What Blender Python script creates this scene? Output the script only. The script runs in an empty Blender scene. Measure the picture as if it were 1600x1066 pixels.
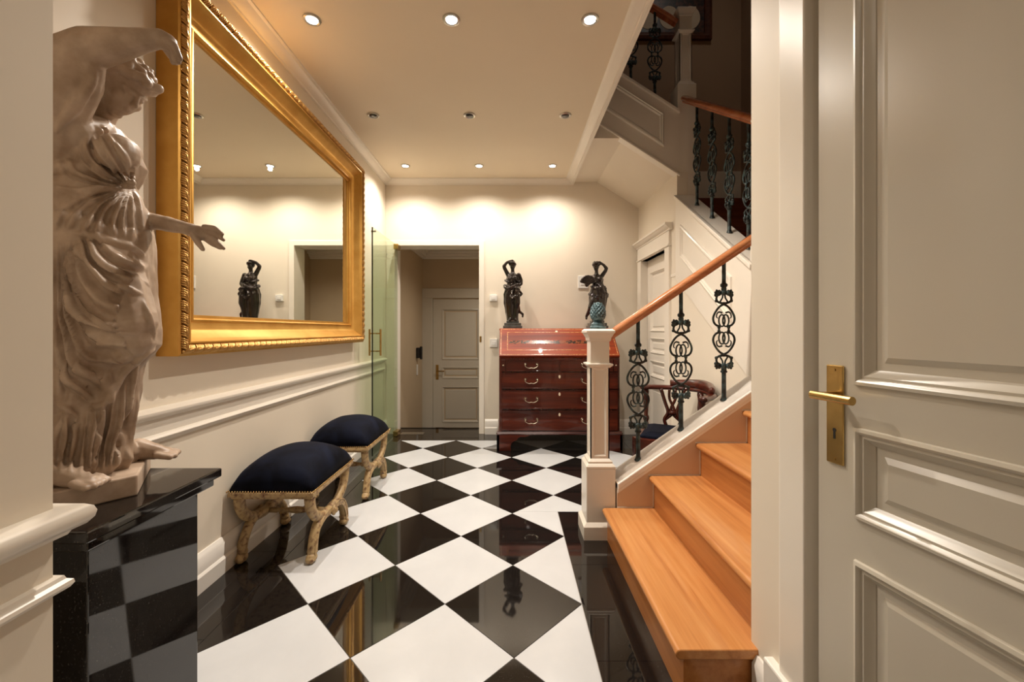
import bpy, bmesh, math, random
from mathutils import Vector, Matrix, noise
from mathutils.bvhtree import BVHTree

random.seed(7)
PI = math.pi
scn = bpy.context.scene
COL = scn.collection

# ------------------------------------------------------------------ camera
H, F, CX, CY = 1.131, 650.0, 797.0, 516.0      # eye height, focal length and vanishing point in pixels
cam = bpy.data.cameras.new('camera')
cam.sensor_width = 36.0
cam.lens = 36.0 * F / 1600.0
cam.shift_x = (800 - CX) / 1600.0
cam.shift_y = -(533 - CY) / 1600.0
cam.clip_start = 0.02
camo = bpy.data.objects.new('camera', cam)
camo.location = (0, 0, H)
camo.rotation_euler = (PI / 2, 0, 0)
COL.objects.link(camo)
scn.camera = camo

# ------------------------------------------------------------------ world, exposure
w = bpy.data.worlds.new('world')
scn.world = w
w.use_nodes = True
w.node_tree.nodes['Background'].inputs[0].default_value = (1.0, 0.85, 0.68, 1)
w.node_tree.nodes['Background'].inputs[1].default_value = 0.02
scn.view_settings.view_transform = 'Standard'
scn.view_settings.look = 'None'
scn.view_settings.gamma = 1.0
scn.view_settings.use_curve_mapping = False
scn.view_settings.exposure = 0.12
LIGHT_COL = (1.0, 0.905, 0.79)
SPOT_W = 98.0


def W(px, py, d):
    """pixel + depth -> point"""
    return Vector(((px - CX) / F * d, d, H - (py - CY) / F * d))


# ------------------------------------------------------------------ materials
def nmat(name):
    m = bpy.data.materials.new(name)
    m.use_nodes = True
    nt = m.node_tree
    b = nt.nodes['Principled BSDF']
    return m, nt, b


def setp(b, **k):
    names = {'rough': 'Roughness', 'metal': 'Metallic', 'spec': 'Specular IOR Level', 'coat': 'Coat Weight',
             'coatr': 'Coat Roughness', 'ior': 'IOR', 'sheen': 'Sheen Weight', 'sheenr': 'Sheen Roughness'}
    for a, v in k.items():
        b.inputs[names[a]].default_value = v


def ramp(nt, fac, stops):
    r = nt.nodes.new('ShaderNodeValToRGB')
    e = r.color_ramp.elements
    while len(e) < len(stops):
        e.new(0.5)
    for i, (p, c) in enumerate(stops):
        e[i].position = p
        e[i].color = (c[0], c[1], c[2], 1)
    nt.links.new(fac, r.inputs[0])
    return r.outputs[0]


def coords(nt, scale=(1, 1, 1), rot=(0, 0, 0)):
    tc = nt.nodes.new('ShaderNodeTexCoord')
    mp = nt.nodes.new('ShaderNodeMapping')
    mp.inputs['Scale'].default_value = scale
    mp.inputs['Rotation'].default_value = rot
    nt.links.new(tc.outputs['Object'], mp.inputs[0])
    return mp.outputs[0]


def noise_n(nt, vec, scale=5, detail=4, rough=0.5, dist=0.0):
    n = nt.nodes.new('ShaderNodeTexNoise')
    n.inputs['Scale'].default_value = scale
    n.inputs['Detail'].default_value = detail
    n.inputs['Roughness'].default_value = rough
    n.inputs['Distortion'].default_value = dist
    nt.links.new(vec, n.inputs['Vector'])
    return n.outputs[0]


def bump(nt, b, fac, strength=0.1, dist=0.01):
    bn = nt.nodes.new('ShaderNodeBump')
    bn.inputs['Strength'].default_value = strength
    bn.inputs['Distance'].default_value = dist
    nt.links.new(fac, bn.inputs['Height'])
    nt.links.new(bn.outputs[0], b.inputs['Normal'])


def noisy(name, c0, c1, scale=6, detail=4, lo=0.3, hi=0.7, mscale=(1, 1, 1), bumps=0.0, bdist=0.005, nd=0.0, **k):
    m, nt, b = nmat(name)
    v = coords(nt, mscale)
    n = noise_n(nt, v, scale, detail, 0.55, nd)
    nt.links.new(ramp(nt, n, [(lo, c0), (hi, c1)]), b.inputs['Base Color'])
    if bumps:
        bump(nt, b, n, bumps, bdist)
    setp(b, **k)
    return m


def wood(name, c0, c1, c2, axis, rough=0.3, coat=0.4, scale=1.0):
    """grain running along axis 0/1/2"""
    m, nt, b = nmat(name)
    s = [22 * scale, 22 * scale, 22 * scale]
    s[axis] = 1.3 * scale
    v = coords(nt, s)
    n = noise_n(nt, v, 1.0, 6, 0.6, 0.6)
    s2 = [70 * scale] * 3
    s2[axis] = 2.5 * scale
    v2 = coords(nt, s2)
    n2 = noise_n(nt, v2, 1.0, 3, 0.6)
    mx = nt.nodes.new('ShaderNodeMix')
    mx.data_type = 'FLOAT'
    mx.inputs[0].default_value = 0.35
    nt.links.new(n, mx.inputs[2])
    nt.links.new(n2, mx.inputs[3])
    nt.links.new(ramp(nt, mx.outputs[0], [(0.33, c0), (0.5, c1), (0.68, c2)]), b.inputs['Base Color'])
    bump(nt, b, n2, 0.04, 0.002)
    setp(b, rough=rough, coat=coat, coatr=0.04, spec=0.3)
    return m


M = {}
M['wall'] = noisy('cream_wall_paint', (0.76, 0.68, 0.565), (0.79, 0.71, 0.59), 2.2, 3, bumps=0.02, rough=0.55, spec=0.3)
M['ceiling'] = noisy('cream_ceiling_paint', (0.76, 0.655, 0.50), (0.78, 0.675, 0.52), 1.8, 3, rough=0.6, spec=0.25)
M['trim'] = noisy('off_white_trim_paint', (0.80, 0.735, 0.64), (0.83, 0.765, 0.67), 3, 3, rough=0.28, spec=0.5)
M['skirting'] = noisy('white_skirting_paint', (0.82, 0.78, 0.72), (0.85, 0.81, 0.75), 3, 3, rough=0.28, spec=0.5)
M['door'] = noisy('warm_grey_door_paint', (0.60, 0.55, 0.455), (0.63, 0.575, 0.48), 2, 3, rough=0.27, spec=0.65)
M['gold'] = noisy('gilt_wood', (0.56, 0.29, 0.055), (0.70, 0.40, 0.10), 7, 5, bumps=0.06, rough=0.40, metal=0.75)
M['gold_dark'] = noisy('gilt_carving', (0.33, 0.15, 0.035), (0.72, 0.43, 0.14), 28, 4, bumps=0.1, rough=0.34, metal=0.75)
M['brass'] = noisy('brass', (0.42, 0.28, 0.10), (0.55, 0.38, 0.15), 20, 3, rough=0.25, metal=1.0)
M['velvet'] = noisy('navy_velvet', (0.0012, 0.0015, 0.004), (0.0065, 0.009, 0.022), 6, 4, 0.35, 0.68, nd=0.8, rough=0.8, sheen=0.02, sheenr=0.35, spec=0.1)
M['gilt_old'] = noisy('worn_gilt_paint', (0.13, 0.045, 0.02), (0.50, 0.35, 0.17), 45, 8, 0.30, 0.52, bumps=0.12, rough=0.45, spec=0.5)
M['nail'] = noisy('brass_nail', (0.5, 0.32, 0.14), (0.62, 0.42, 0.2), 30, 2, rough=0.25, metal=1.0)
M['mahogany'] = wood('mahogany_x', (0.022, 0.0035, 0.002), (0.060, 0.0085, 0.0035), (0.12, 0.019, 0.006), 0, 0.30, 0.5, 0.6)
M['mahogany_lid'] = wood('mahogany_lid', (0.11, 0.012, 0.003), (0.22, 0.028, 0.005), (0.32, 0.055, 0.009), 0, 0.45, 0.10, 0.5)
M['mahogany_z'] = wood('mahogany_z', (0.02, 0.0035, 0.0022), (0.05, 0.0075, 0.0035), (0.09, 0.015, 0.006), 2, 0.22, 0.6, 0.6)
M['inlay'] = noisy('light_inlay', (0.35, 0.13, 0.04), (0.60, 0.30, 0.12), 60, 2, 0.45, 0.55, rough=0.25, coat=0.5)
M['inlay_dark'] = noisy('marquetry_band', (0.02, 0.008, 0.004), (0.22, 0.05, 0.014), 38, 3, 0.46, 0.56, rough=0.25, coat=0.5)
M['bone'] = noisy('bone_keyhole', (0.62, 0.52, 0.38), (0.72, 0.62, 0.48), 30, 2, rough=0.35)
M['pull'] = noisy('silvered_brass', (0.52, 0.44, 0.34), (0.66, 0.58, 0.46), 30, 2, rough=0.25, metal=1.0)
M['dark'] = noisy('dark_void', (0.008, 0.006, 0.005), (0.012, 0.009, 0.007), 8, 2, rough=0.6)
M['oak'] = wood('oak_tread_y', (0.43, 0.155, 0.042), (0.58, 0.245, 0.075), (0.66, 0.32, 0.115), 1, 0.3, 0.35, 0.8)
M['oak_riser'] = wood('oak_riser_y', (0.37, 0.125, 0.03), (0.47, 0.18, 0.05), (0.54, 0.23, 0.07), 1, 0.3, 0.35, 0.8)
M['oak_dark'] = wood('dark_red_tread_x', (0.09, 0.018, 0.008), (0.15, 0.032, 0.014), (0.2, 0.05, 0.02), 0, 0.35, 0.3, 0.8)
M['rail'] = wood('handrail_wood', (0.36, 0.115, 0.04), (0.5, 0.19, 0.075), (0.6, 0.27, 0.12), 0, 0.25, 0.5, 0.7)
M['rail_dark'] = wood('handrail_wood_dark', (0.28, 0.07, 0.025), (0.4, 0.12, 0.045), (0.48, 0.18, 0.07), 1, 0.25, 0.5, 0.7)
M['stringer'] = noisy('stringer_tan_paint', (0.62, 0.46, 0.325), (0.65, 0.485, 0.345), 2, 3, rough=0.4)
M['iron'] = noisy('patinated_iron', (0.018, 0.018, 0.017), (0.07, 0.115, 0.12), 26, 4, 0.42, 0.68, bumps=0.1, rough=0.38, metal=0.45)
M['patina'] = noisy('verdigris_bronze', (0.035, 0.075, 0.085), (0.13, 0.21, 0.23), 34, 4, 0.35, 0.7, bumps=0.1, rough=0.42, metal=0.25)
M['bronze'] = noisy('dark_bronze', (0.010, 0.007, 0.006), (0.035, 0.024, 0.020), 18, 3, rough=0.2, metal=0.6, coat=0.6)
M['bronze_base'] = noisy('grey_stone_base', (0.05, 0.05, 0.045), (0.11, 0.11, 0.10), 40, 3, rough=0.3)
M['plaster'] = noisy('aged_plaster', (0.28, 0.19, 0.125), (0.52, 0.40, 0.305), 11, 7, 0.32, 0.66, bumps=0.14, bdist=0.005, rough=0.42, spec=0.4)
M['white_plastic'] = noisy('white_plastic', (0.78, 0.76, 0.72), (0.8, 0.78, 0.74), 10, 2, rough=0.35)
M['chrome'] = noisy('satin_nickel', (0.55, 0.52, 0.48), (0.62, 0.6, 0.55), 20, 2, rough=0.3, metal=1.0)
M['grout'] = noisy('grey_grout', (0.30, 0.27, 0.24), (0.38, 0.35, 0.31), 30, 2, rough=0.7)
M['black_edge'] = noisy('dark_green_glass_edge', (0.004, 0.008, 0.006), (0.008, 0.014, 0.010), 6, 2, rough=0.15)
M['picture_field'] = noisy('dark_ornate_field', (0.012, 0.006, 0.004), (0.10, 0.03, 0.014), 26, 5, 0.45, 0.62, rough=0.4)
M['picture_frame'] = noisy('dark_red_frame', (0.05, 0.014, 0.008), (0.13, 0.04, 0.018), 20, 4, rough=0.35)
M['medallion'] = noisy('cream_medallion', (0.62, 0.5, 0.36), (0.68, 0.56, 0.4), 9, 3, rough=0.6)
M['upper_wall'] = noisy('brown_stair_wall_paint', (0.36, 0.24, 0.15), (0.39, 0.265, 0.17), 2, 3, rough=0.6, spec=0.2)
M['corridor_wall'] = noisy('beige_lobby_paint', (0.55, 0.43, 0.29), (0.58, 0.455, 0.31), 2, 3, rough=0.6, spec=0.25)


def granite(name, speck=0.5):
    m, nt, b = nmat(name)
    v = coords(nt)
    n = noise_n(nt, v, 260, 2, 0.5)
    n2 = noise_n(nt, v, 4, 3, 0.5)
    c = ramp(nt, n, [(0.4, (0.0065, 0.005, 0.0045)), (0.62, (0.012, 0.0098, 0.0088)), (0.74, (0.05, 0.044, 0.04))])
    nt.links.new(c, b.inputs['Base Color'])
    nt.links.new(ramp(nt, n2, [(0.3, (0.02,) * 3), (0.7, (0.05,) * 3)]), b.inputs['Roughness'])
    setp(b, ior=1.62)
    return m


M['granite'] = granite('polished_black_granite')
m, nt, b = nmat('white_marble_tile')
v = coords(nt)
nt.links.new(ramp(nt, noise_n(nt, v, 3.5, 5, 0.6, 0.4), [(0.3, (0.56, 0.57, 0.585)), (0.7, (0.615, 0.625, 0.64))]), b.inputs['Base Color'])
setp(b, rough=0.16, ior=1.35)
M['white_tile'] = m

m, nt, b = nmat('mirror_silver')
nt.links.new(ramp(nt, noise_n(nt, coords(nt), 1.5, 2), [(0, (0.80, 0.80, 0.74)), (1, (0.83, 0.83, 0.78))]), b.inputs['Base Color'])
setp(b, metal=1.0, rough=0.004)
M['mirror'] = m

m = bpy.data.materials.new('clear_green_glass')
m.use_nodes = True
nt = m.node_tree
nt.nodes.clear()
out = nt.nodes.new('ShaderNodeOutputMaterial')
mix = nt.nodes.new('ShaderNodeMixShader')
tr = nt.nodes.new('ShaderNodeBsdfTransparent')
gl = nt.nodes.new('ShaderNodeBsdfGlossy')
lw = nt.nodes.new('ShaderNodeLayerWeight')
pw = nt.nodes.new('ShaderNodeMath')
pw.operation = 'POWER'
pw.inputs[1].default_value = 4.0
nt.links.new(lw.outputs['Facing'], pw.inputs[0])
fr = nt.nodes.new('ShaderNodeMath')
fr.operation = 'MULTIPLY_ADD'
fr.inputs[1].default_value = 0.6
fr.inputs[2].default_value = 0.04
nt.links.new(pw.outputs[0], fr.inputs[0])
tr.inputs[0].default_value = (0.86, 0.92, 0.83, 1)
gl.inputs['Roughness'].default_value = 0.01
gl.inputs['Color'].default_value = (0.9, 0.95, 0.9, 1)
nt.links.new(fr.outputs[0], mix.inputs[0])
nt.links.new(tr.outputs[0], mix.inputs[1])
nt.links.new(gl.outputs[0], mix.inputs[2])
nt.links.new(mix.outputs[0], out.inputs[0])
M['glass'] = m


def emit(name, col, s):
    m, nt, b = nmat(name)
    b.inputs['Base Color'].default_value = (0.8, 0.8, 0.8, 1)
    b.inputs['Emission Color'].default_value = (*col, 1)
    b.inputs['Emission Strength'].default_value = s
    return m


M['bulb'] = emit('lit_bulb', (1.0, 0.93, 0.82), 14.0)
M['bulb_off'] = noisy('unlit_bulb_glass', (0.02, 0.018, 0.015), (0.05, 0.045, 0.04), 20, 2, rough=0.2)


# ------------------------------------------------------------------ mesh helpers
ORIGIN = {}


class MB:
    def __init__(self):
        self.v, self.f = [], []

    def add(self, vs, fs):
        o = len(self.v)
        self.v += [Vector(p) for p in vs]
        self.f += [tuple(i + o for i in q) for q in fs]
        return self

    def box(self, x0, x1, y0, y1, z0, z1):
        vs = [(x, y, z) for z in (z0, z1) for y in (y0, y1) for x in (x0, x1)]
        return self.add(vs, [(0, 2, 3, 1), (4, 5, 7, 6), (0, 1, 5, 4), (2, 6, 7, 3), (0, 4, 6, 2), (1, 3, 7, 5)])

    def prism(self, poly, direction):
        """closed 3D polygon extruded by a vector"""
        d = Vector(direction)
        n = len(poly)
        a = [Vector(p) for p in poly]
        nrm = Vector((0, 0, 0))
        for i in range(n):
            nrm += a[i].cross(a[(i + 1) % n])
        if nrm.dot(d) > 0:
            a = a[::-1]
        vs = a + [p + d for p in a]
        fs = [tuple(range(n)), tuple(range(2 * n - 1, n - 1, -1))]
        for i in range(n):
            j = (i + 1) % n
            fs.append((i, i + n, j + n, j))
        return self.add(vs, fs)

    def lathe(self, prof, c=(0, 0, 0), n=24, axis='z'):
        """prof: (radius, height) from bottom to top, closed at both ends"""
        vs, fs = [], []
        for r, z in prof:
            for k in range(n):
                a = 2 * PI * k / n
                vs.append((r * math.cos(a), r * math.sin(a), z))
        m = len(prof)
        for i in range(m - 1):
            for k in range(n):
                k2 = (k + 1) % n
                fs.append((i * n + k, i * n + k2, (i + 1) * n + k2, (i + 1) * n + k))
        fs.append(tuple(range(n - 1, -1, -1)))
        fs.append(tuple((m - 1) * n + k for k in range(n)))
        out = []
        for x, y, z in vs:
            if axis == 'x':
                p = (z, x, y)
            elif axis == 'y':
                p = (y, z, x)
            else:
                p = (x, y, z)
            out.append((p[0] + c[0], p[1] + c[1], p[2] + c[2]))
        return self.add(out, fs)

    def tube(self, pts, r, n=8, closed=False, flat=1.0, ref=None):
        pts = [Vector(p) for p in pts]
        m = len(pts)
        rs = r if isinstance(r, (list, tuple)) else [r] * m
        vs, fs = [], []
        prev = None
        for i in range(m):
            if closed:
                t = pts[(i + 1) % m] - pts[i - 1]
            else:
                t = pts[min(i + 1, m - 1)] - pts[max(i - 1, 0)]
            if t.length < 1e-9:
                t = Vector((0, 0, 1))
            t.normalize()
            if ref is not None:
                u = Vector(ref) - t * Vector(ref).dot(t)
            elif prev is None:
                q = Vector((0, 0, 1)) if abs(t.z) < 0.9 else Vector((1, 0, 0))
                u = q - t * q.dot(t)
            else:
                u = prev - t * prev.dot(t)
            if u.length < 1e-6:
                u = t.orthogonal()
            u.normalize()
            prev = u
            s = t.cross(u)
            for k in range(n):
                a = 2 * PI * k / n
                vs.append(pts[i] + (u * math.cos(a) * flat + s * math.sin(a)) * rs[i])
        for i in range(m if closed else m - 1):
            i2 = (i + 1) % m
            for k in range(n):
                k2 = (k + 1) % n
                fs.append((i * n + k, i * n + k2, i2 * n + k2, i2 * n + k))
        if not closed:
            fs.append(tuple(range(n - 1, -1, -1)))
            fs.append(tuple((m - 1) * n + k for k in range(n)))
        return self.add(vs, fs)

    def ell(self, c, r, rot=None, nu=16, nv=10):
        if not isinstance(r, (tuple, list)):
            r = (r, r, r)
        vs, fs = [], []
        R = rot if rot is not None else Matrix.Identity(3)
        c = Vector(c)
        for i in range(nv + 1):
            th = PI * i / nv
            th = min(max(th, 1e-3), PI - 1e-3)
            for k in range(nu):
                ph = 2 * PI * k / nu
                vs.append(c + R @ Vector((r[0] * math.sin(th) * math.cos(ph), r[1] * math.sin(th) * math.sin(ph), -r[2] * math.cos(th))))
        for i in range(nv):
            for k in range(nu):
                k2 = (k + 1) % nu
                fs.append((i * nu + k, i * nu + k2, (i + 1) * nu + k2, (i + 1) * nu + k))
        fs.append(tuple(range(nu - 1, -1, -1)))
        fs.append(tuple(nv * nu + k for k in range(nu)))
        return self.add(vs, fs)

    def cap(self, p, q, r0, r1, n=12):
        """tapered capsule"""
        p, q = Vector(p), Vector(q)
        t = q - p
        L = max(t.length, 1e-6)
        t.normalize()
        pts, rs = [], []
        for k in range(5):
            a = PI / 2 * (1 - k / 4)
            pts.append(p - t * r0 * math.sin(a))
            rs.append(max(r0 * math.cos(a), r0 * 0.03))
        for k in range(5):
            a = PI / 2 * (k / 4)
            pts.append(q + t * r1 * math.sin(a))
            rs.append(max(r1 * math.cos(a), r1 * 0.03))
        return self.tube(pts, rs, n)

    def chain(self, nodes, n=12):
        for (p, r0), (q, r1) in zip(nodes[:-1], nodes[1:]):
            self.cap(p, q, r0, r1, n)
        return self

    def mould(self, p0, p1, out, up, prof):
        """straight moulding: closed profile of (out, up) pairs"""
        p0, p1, out, up = Vector(p0), Vector(p1), Vector(out), Vector(up)
        return self.prism([p0 + out * a + up * b_ for a, b_ in prof], p1 - p0)

    def frame(self, corners, normal, prof, closed=True):
        """mitred moulding round a closed polygon; prof: closed list of (inward, along normal)"""
        cs = [Vector(c) for c in corners]
        nrm = Vector(normal).normalized()
        n, m = len(cs), len(prof)
        vs, fs = [], []
        cen = sum(cs, Vector()) / n
        for i in range(n):
            a = (cs[i] - cs[i - 1]).normalized()
            b_ = (cs[(i + 1) % n] - cs[i]).normalized()
            na, nb = nrm.cross(a), nrm.cross(b_)
            if na.dot(cen - cs[i]) < 0:
                na = -na
            if nb.dot(cen - cs[i]) < 0:
                nb = -nb
            d = na + nb
            d = d / max(d.dot(na), 1e-4)
            for u, h in prof:
                vs.append(cs[i] + d * u + nrm * h)
        for i in range(n):
            i2 = (i + 1) % n
            for k in range(m):
                k2 = (k + 1) % m
                fs.append((i * m + k, i2 * m + k, i2 * m + k2, i * m + k2))
        return self.add(vs, fs)

    def xf(self, mat):
        self.v = [mat @ p for p in self.v]
        return self

    def build(self, name, mat, parent=None, smooth=False, bevel=0.0, local=False, seg=2, fixn=True):
        me = bpy.data.meshes.new(name)
        off = Vector((0, 0, 0)) if (parent is None or local) else ORIGIN.get(parent.name, Vector((0, 0, 0)))
        me.from_pydata([tuple(p - off) for p in self.v], [], self.f)
        if fixn:
            bm = bmesh.new()
            bm.from_mesh(me)
            bmesh.ops.recalc_face_normals(bm, faces=bm.faces)
            bm.to_mesh(me)
            bm.free()
        me.materials.append(M[mat])
        if smooth:
            me.polygons.foreach_set('use_smooth', [True] * len(me.polygons))
        o = bpy.data.objects.new(name, me)
        COL.objects.link(o)
        if parent is not None:
            o.parent = parent
            ORIGIN[o.name] = off
        else:
            ORIGIN[o.name] = Vector((0, 0, 0))
        if bevel:
            bv = o.modifiers.new('bevel', 'BEVEL')
            bv.width = bevel
            bv.segments = seg
            bv.limit_method = 'ANGLE'
            bv.angle_limit = math.radians(35)
            bv.harden_normals = False
        return o


def smooth_angle(o, deg=35):
    me = o.data
    me.polygons.foreach_set('use_smooth', [True] * len(me.polygons))
    me.set_sharp_from_angle(angle=math.radians(deg))
    return o


def tag(o, label=None, cat=None, group=None, kind=None):
    if label:
        o['label'] = label
    if cat:
        o['category'] = cat
    if group:
        o['group'] = group
    if kind:
        o['kind'] = kind
    return o


def thing(name, loc, label, cat, group=None, rz=0.0, kind=None):
    o = bpy.data.objects.new(name, None)
    o.empty_display_size = 0.1
    COL.objects.link(o)
    o.location = loc
    o.rotation_euler = (0, 0, rz)
    ORIGIN[o.name] = Vector(loc)
    return tag(o, label, cat, group, kind)


def copy_tree(o, parent=None):
    c = o.copy()
    COL.objects.link(c)
    c.parent = parent
    ORIGIN[c.name] = ORIGIN.get(o.name, Vector((0, 0, 0)))
    for ch in list(o.children):
        copy_tree(ch, c)
    return c


def box(name, mat, parent, x0, x1, y0, y1, z0, z1, bevel=0.0):
    return MB().box(x0, x1, y0, y1, z0, z1).build(name, mat, parent, bevel=bevel)


# ------------------------------------------------------------------ key dimensions
XL, XR = -1.357, 1.40           # hall side walls
YB = 4.538                      # back wall
ZC = 2.765                      # hall ceiling
XE = 0.68                       # edge of the ceiling along the stairwell
YV = 1.28                      # near wall of the stairs
YU = 3.49                       # front of upper flight
XS = 2.52                       # far wall of stairwell
ZT = 5.7                        # stairwell ceiling


def struct(o, label, cat):
    return tag(o, label, cat, kind='structure')


# ================================================================== STRUCTURE
# ---- floor with individual tiles
floor = thing('floor', (0, 0, 0), 'black and white diamond tiled hall floor with a black granite border', 'floor', kind='structure')
mb = MB().box(XL - 0.1, XS + 0.1, -1.6, YB + 0.30, -0.06, -0.004)
mb.build('grout_bed', 'grout', floor)
TD = 0.2828
VX, VY = 0.0137, 1.4347
G = 0.0016


def clip(poly, axis, val, keep_less):
    out_ = []
    n = len(poly)
    for i in range(n):
        p, q = poly[i], poly[(i + 1) % n]
        a = (p[axis] <= val) if keep_less else (p[axis] >= val)
        b_ = (q[axis] <= val) if keep_less else (q[axis] >= val)
        if a:
            out_.append(p)
        if a != b_:
            t = (val - p[axis]) / (q[axis] - p[axis])
            out_.append((p[0] + (q[0] - p[0]) * t, p[1] + (q[1] - p[1]) * t))
    return out_


FX0, FX1, FX2, FY1, FYM = VX - 4 * TD, VX + TD, VX + 4 * TD, VY + 10 * TD, 2.59


def area(p):
    return abs(sum(p[i][0] * p[(i + 1) % len(p)][1] - p[(i + 1) % len(p)][0] * p[i][1] for i in range(len(p)))) / 2


full_mesh = {}
for i in range(-6, 8):
    for j in range(-12, 12):
        if (i + j) % 2 == 0:
            continue
        cx, cy = VX + i * TD, VY + j * TD
        r = TD - G * 1.41
        dia = [(cx + r, cy), (cx, cy + r), (cx - r, cy), (cx, cy - r)]
        p = clip(clip(clip(dia, 0, FX0 + G, False), 1, FY1 - G, True), 1, -1.5, False)
        if len(p) < 3:
            continue
        up = clip(clip(p, 1, FYM + G, False), 0, FX2 - G, True)
        lo = clip(clip(p, 1, FYM, True), 0, FX1 - G, True)
        if len(up) >= 3 and len(lo) >= 3 and cx < FX1 - 0.05:
            polys = [clip(p, 0, FX2, True)]
        elif len(up) >= 3 and len(lo) >= 3 and area(lo) > 1e-3:
            polys = [up, lo]
        else:
            polys = [q for q in (up, lo) if len(q) >= 3 and area(q) > 1e-3]
        if not polys:
            continue
        white = (i % 2 != 0)
        nm, mt = ('white_tile', 'white_tile') if white else ('black_tile', 'granite')
        if len(polys) == 1 and len(polys[0]) == 4 and area(polys[0]) > 0.155:
            if nm in full_mesh:
                o = bpy.data.objects.new(nm, full_mesh[nm])
                COL.objects.link(o)
                o.parent = floor
            else:
                q = [(x - cx, y - cy, -0.02) for x, y in polys[0]]
                o = MB().prism(q, (0, 0, 0.02)).build(nm, mt, floor, local=True)
                full_mesh[nm] = o.data
            o.location = (cx, cy, 0)
        else:
            mbt = MB()
            for q in polys:
                mbt.prism([(x, y, -0.02) for x, y in q], (0, 0, 0.02))
            mbt.build(nm, mt, floor)


def border_run(x0, x1, y0, y1, along, step=0.6):
    a0, a1 = (y0, y1) if along == 'y' else (x0, x1)
    n = max(1, round((a1 - a0) / step))
    for k in range(n):
        s, e = a0 + (a1 - a0) * k / n + G / 2, a0 + (a1 - a0) * (k + 1) / n - G / 2
        if along == 'y':
            box('border_tile', 'granite', floor, x0 + G, x1 - G, s, e, -0.02, 0)
        else:
            box('border_tile', 'granite', floor, s, e, y0 + G, y1 - G, -0.02, 0)


border_run(XL, FX0, -1.5, YB, 'y', 0.61)
border_run(FX0, XR, FY1, YB, 'x', 0.6)
border_run(FX1, 0.62, -1.5, FYM, 'y', 0.62)
border_run(FX2, XR, FYM, FY1, 'y', 0.6)
border_run(0.62, XR, FYM - 0.2, FYM, 'x', 0.6)

# ---- left wall
wl = struct(box('wall_left', 'wall', None, XL - 0.15, XL, 0.5, YB, 0, ZC + 0.1), 'cream painted wall behind the large gold mirror', 'wall')
# chair rail: two mouldings
RAIL = [(0, -0.012), (0.018, -0.012), (0.032, -0.004), (0.040, 0.008), (0.040, 0.018), (0.030, 0.026), (0, 0.030)]
RAILB = [(0, 0), (0.010, 0), (0.013, 0.05), (0.013, 0.058), (0.006, 0.062), (0, 0.062)]
RAILL = [(0, 0.0), (0.008, 0.0), (0.020, 0.010), (0.024, 0.020), (0.018, 0.030), (0.008, 0.036), (0, 0.036)]
tr1 = thing('trim_1', (XL, 2.5, 0.8), 'white moulded chair rail along the wall below the mirror', 'chair rail', kind='structure')
smooth_angle(MB().mould((XL, 0.69, 0.806), (XL, 4.46, 0.806), (1, 0, 0), (0, 0, 1), RAIL).build('rail_cap', 'trim', tr1))
smooth_angle(MB().mould((XL, 0.69, 0.735), (XL, 4.455, 0.735), (1, 0, 0), (0, 0, 1), RAILB).build('rail_band', 'trim', tr1))
smooth_angle(MB().mould((XL, 0.69, 0.70), (XL, 4.45, 0.70), (1, 0, 0), (0, 0, 1), RAILL).build('rail_bead', 'trim', tr1))
SK1 = [(0, 0), (0.030, 0), (0.030, 0.068), (0.022, 0.078), (0, 0.078)]
SK2 = [(0, 0.078), (0.020, 0.078), (0.020, 0.138), (0.012, 0.150), (0.006, 0.160), (0, 0.160)]


def skirting(name, p0, p1, outd, label):
    t = thing(name, p0, label, 'skirting board', kind='structure')
    smooth_angle(MB().mould(p0, p1, outd, (0, 0, 1), SK1).build('plinth_board', 'skirting', t))
    smooth_angle(MB().mould(p0, p1, outd, (0, 0, 1), SK2).build('top_board', 'skirting', t))


skirting('baseboard_left', (XL, 0.69, 0), (XL, YB, 0), (1, 0, 0), 'white stepped skirting board below the mirror wall')

# ---- back wall with doorway opening
DX0, DX1, DZ = -1.255, -0.338, 2.052
wb = thing('wall_back', (0, YB, 0), 'cream end wall lit by spotlights behind the bureau', 'wall', kind='structure')
box('wall_panel', 'wall', wb, DX1 + 0.006, XS + 0.15, YB, YB + 0.22, 0, ZC + 0.1)
box('wall_header', 'wall', wb, XL - 0.15, DX1 + 0.006, YB, YB + 0.22, DZ + 0.006, ZC + 0.1)
box('wall_stub', 'wall', wb, XL - 0.15, DX0 - 0.006, YB, YB + 0.22, 0, DZ + 0.006)
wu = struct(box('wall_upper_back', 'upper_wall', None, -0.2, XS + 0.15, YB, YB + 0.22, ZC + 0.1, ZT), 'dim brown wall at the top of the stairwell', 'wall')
skirting('baseboard_back', (DX1 + 0.065, YB, 0), (XR, YB, 0), (0, -1, 0), 'white skirting board along the end wall under the bureau')
# flat architrave of the doorway
t2 = thing('trim_2', (DX1, YB, 0), 'thin white architrave around the open lobby doorway', 'door frame', kind='structure')
box('jamb', 'trim', t2, DX1, DX1 + 0.055, YB - 0.012, YB + 0.224, 0, DZ + 0.055, 0.003)
box('jamb', 'trim', t2, DX0 - 0.09, DX0, YB - 0.012, YB + 0.224, 0, DZ + 0.055, 0.003)
box('head', 'trim', t2, DX0 - 0.001, DX1 + 0.001, YB - 0.012, YB + 0.224, DZ, DZ + 0.055, 0.003)
box('strike_plate', 'brass', t2, DX1 + 0.006, DX1 + 0.028, YB - 0.016, YB - 0.010, 1.0, 1.065, 0.002)

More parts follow.
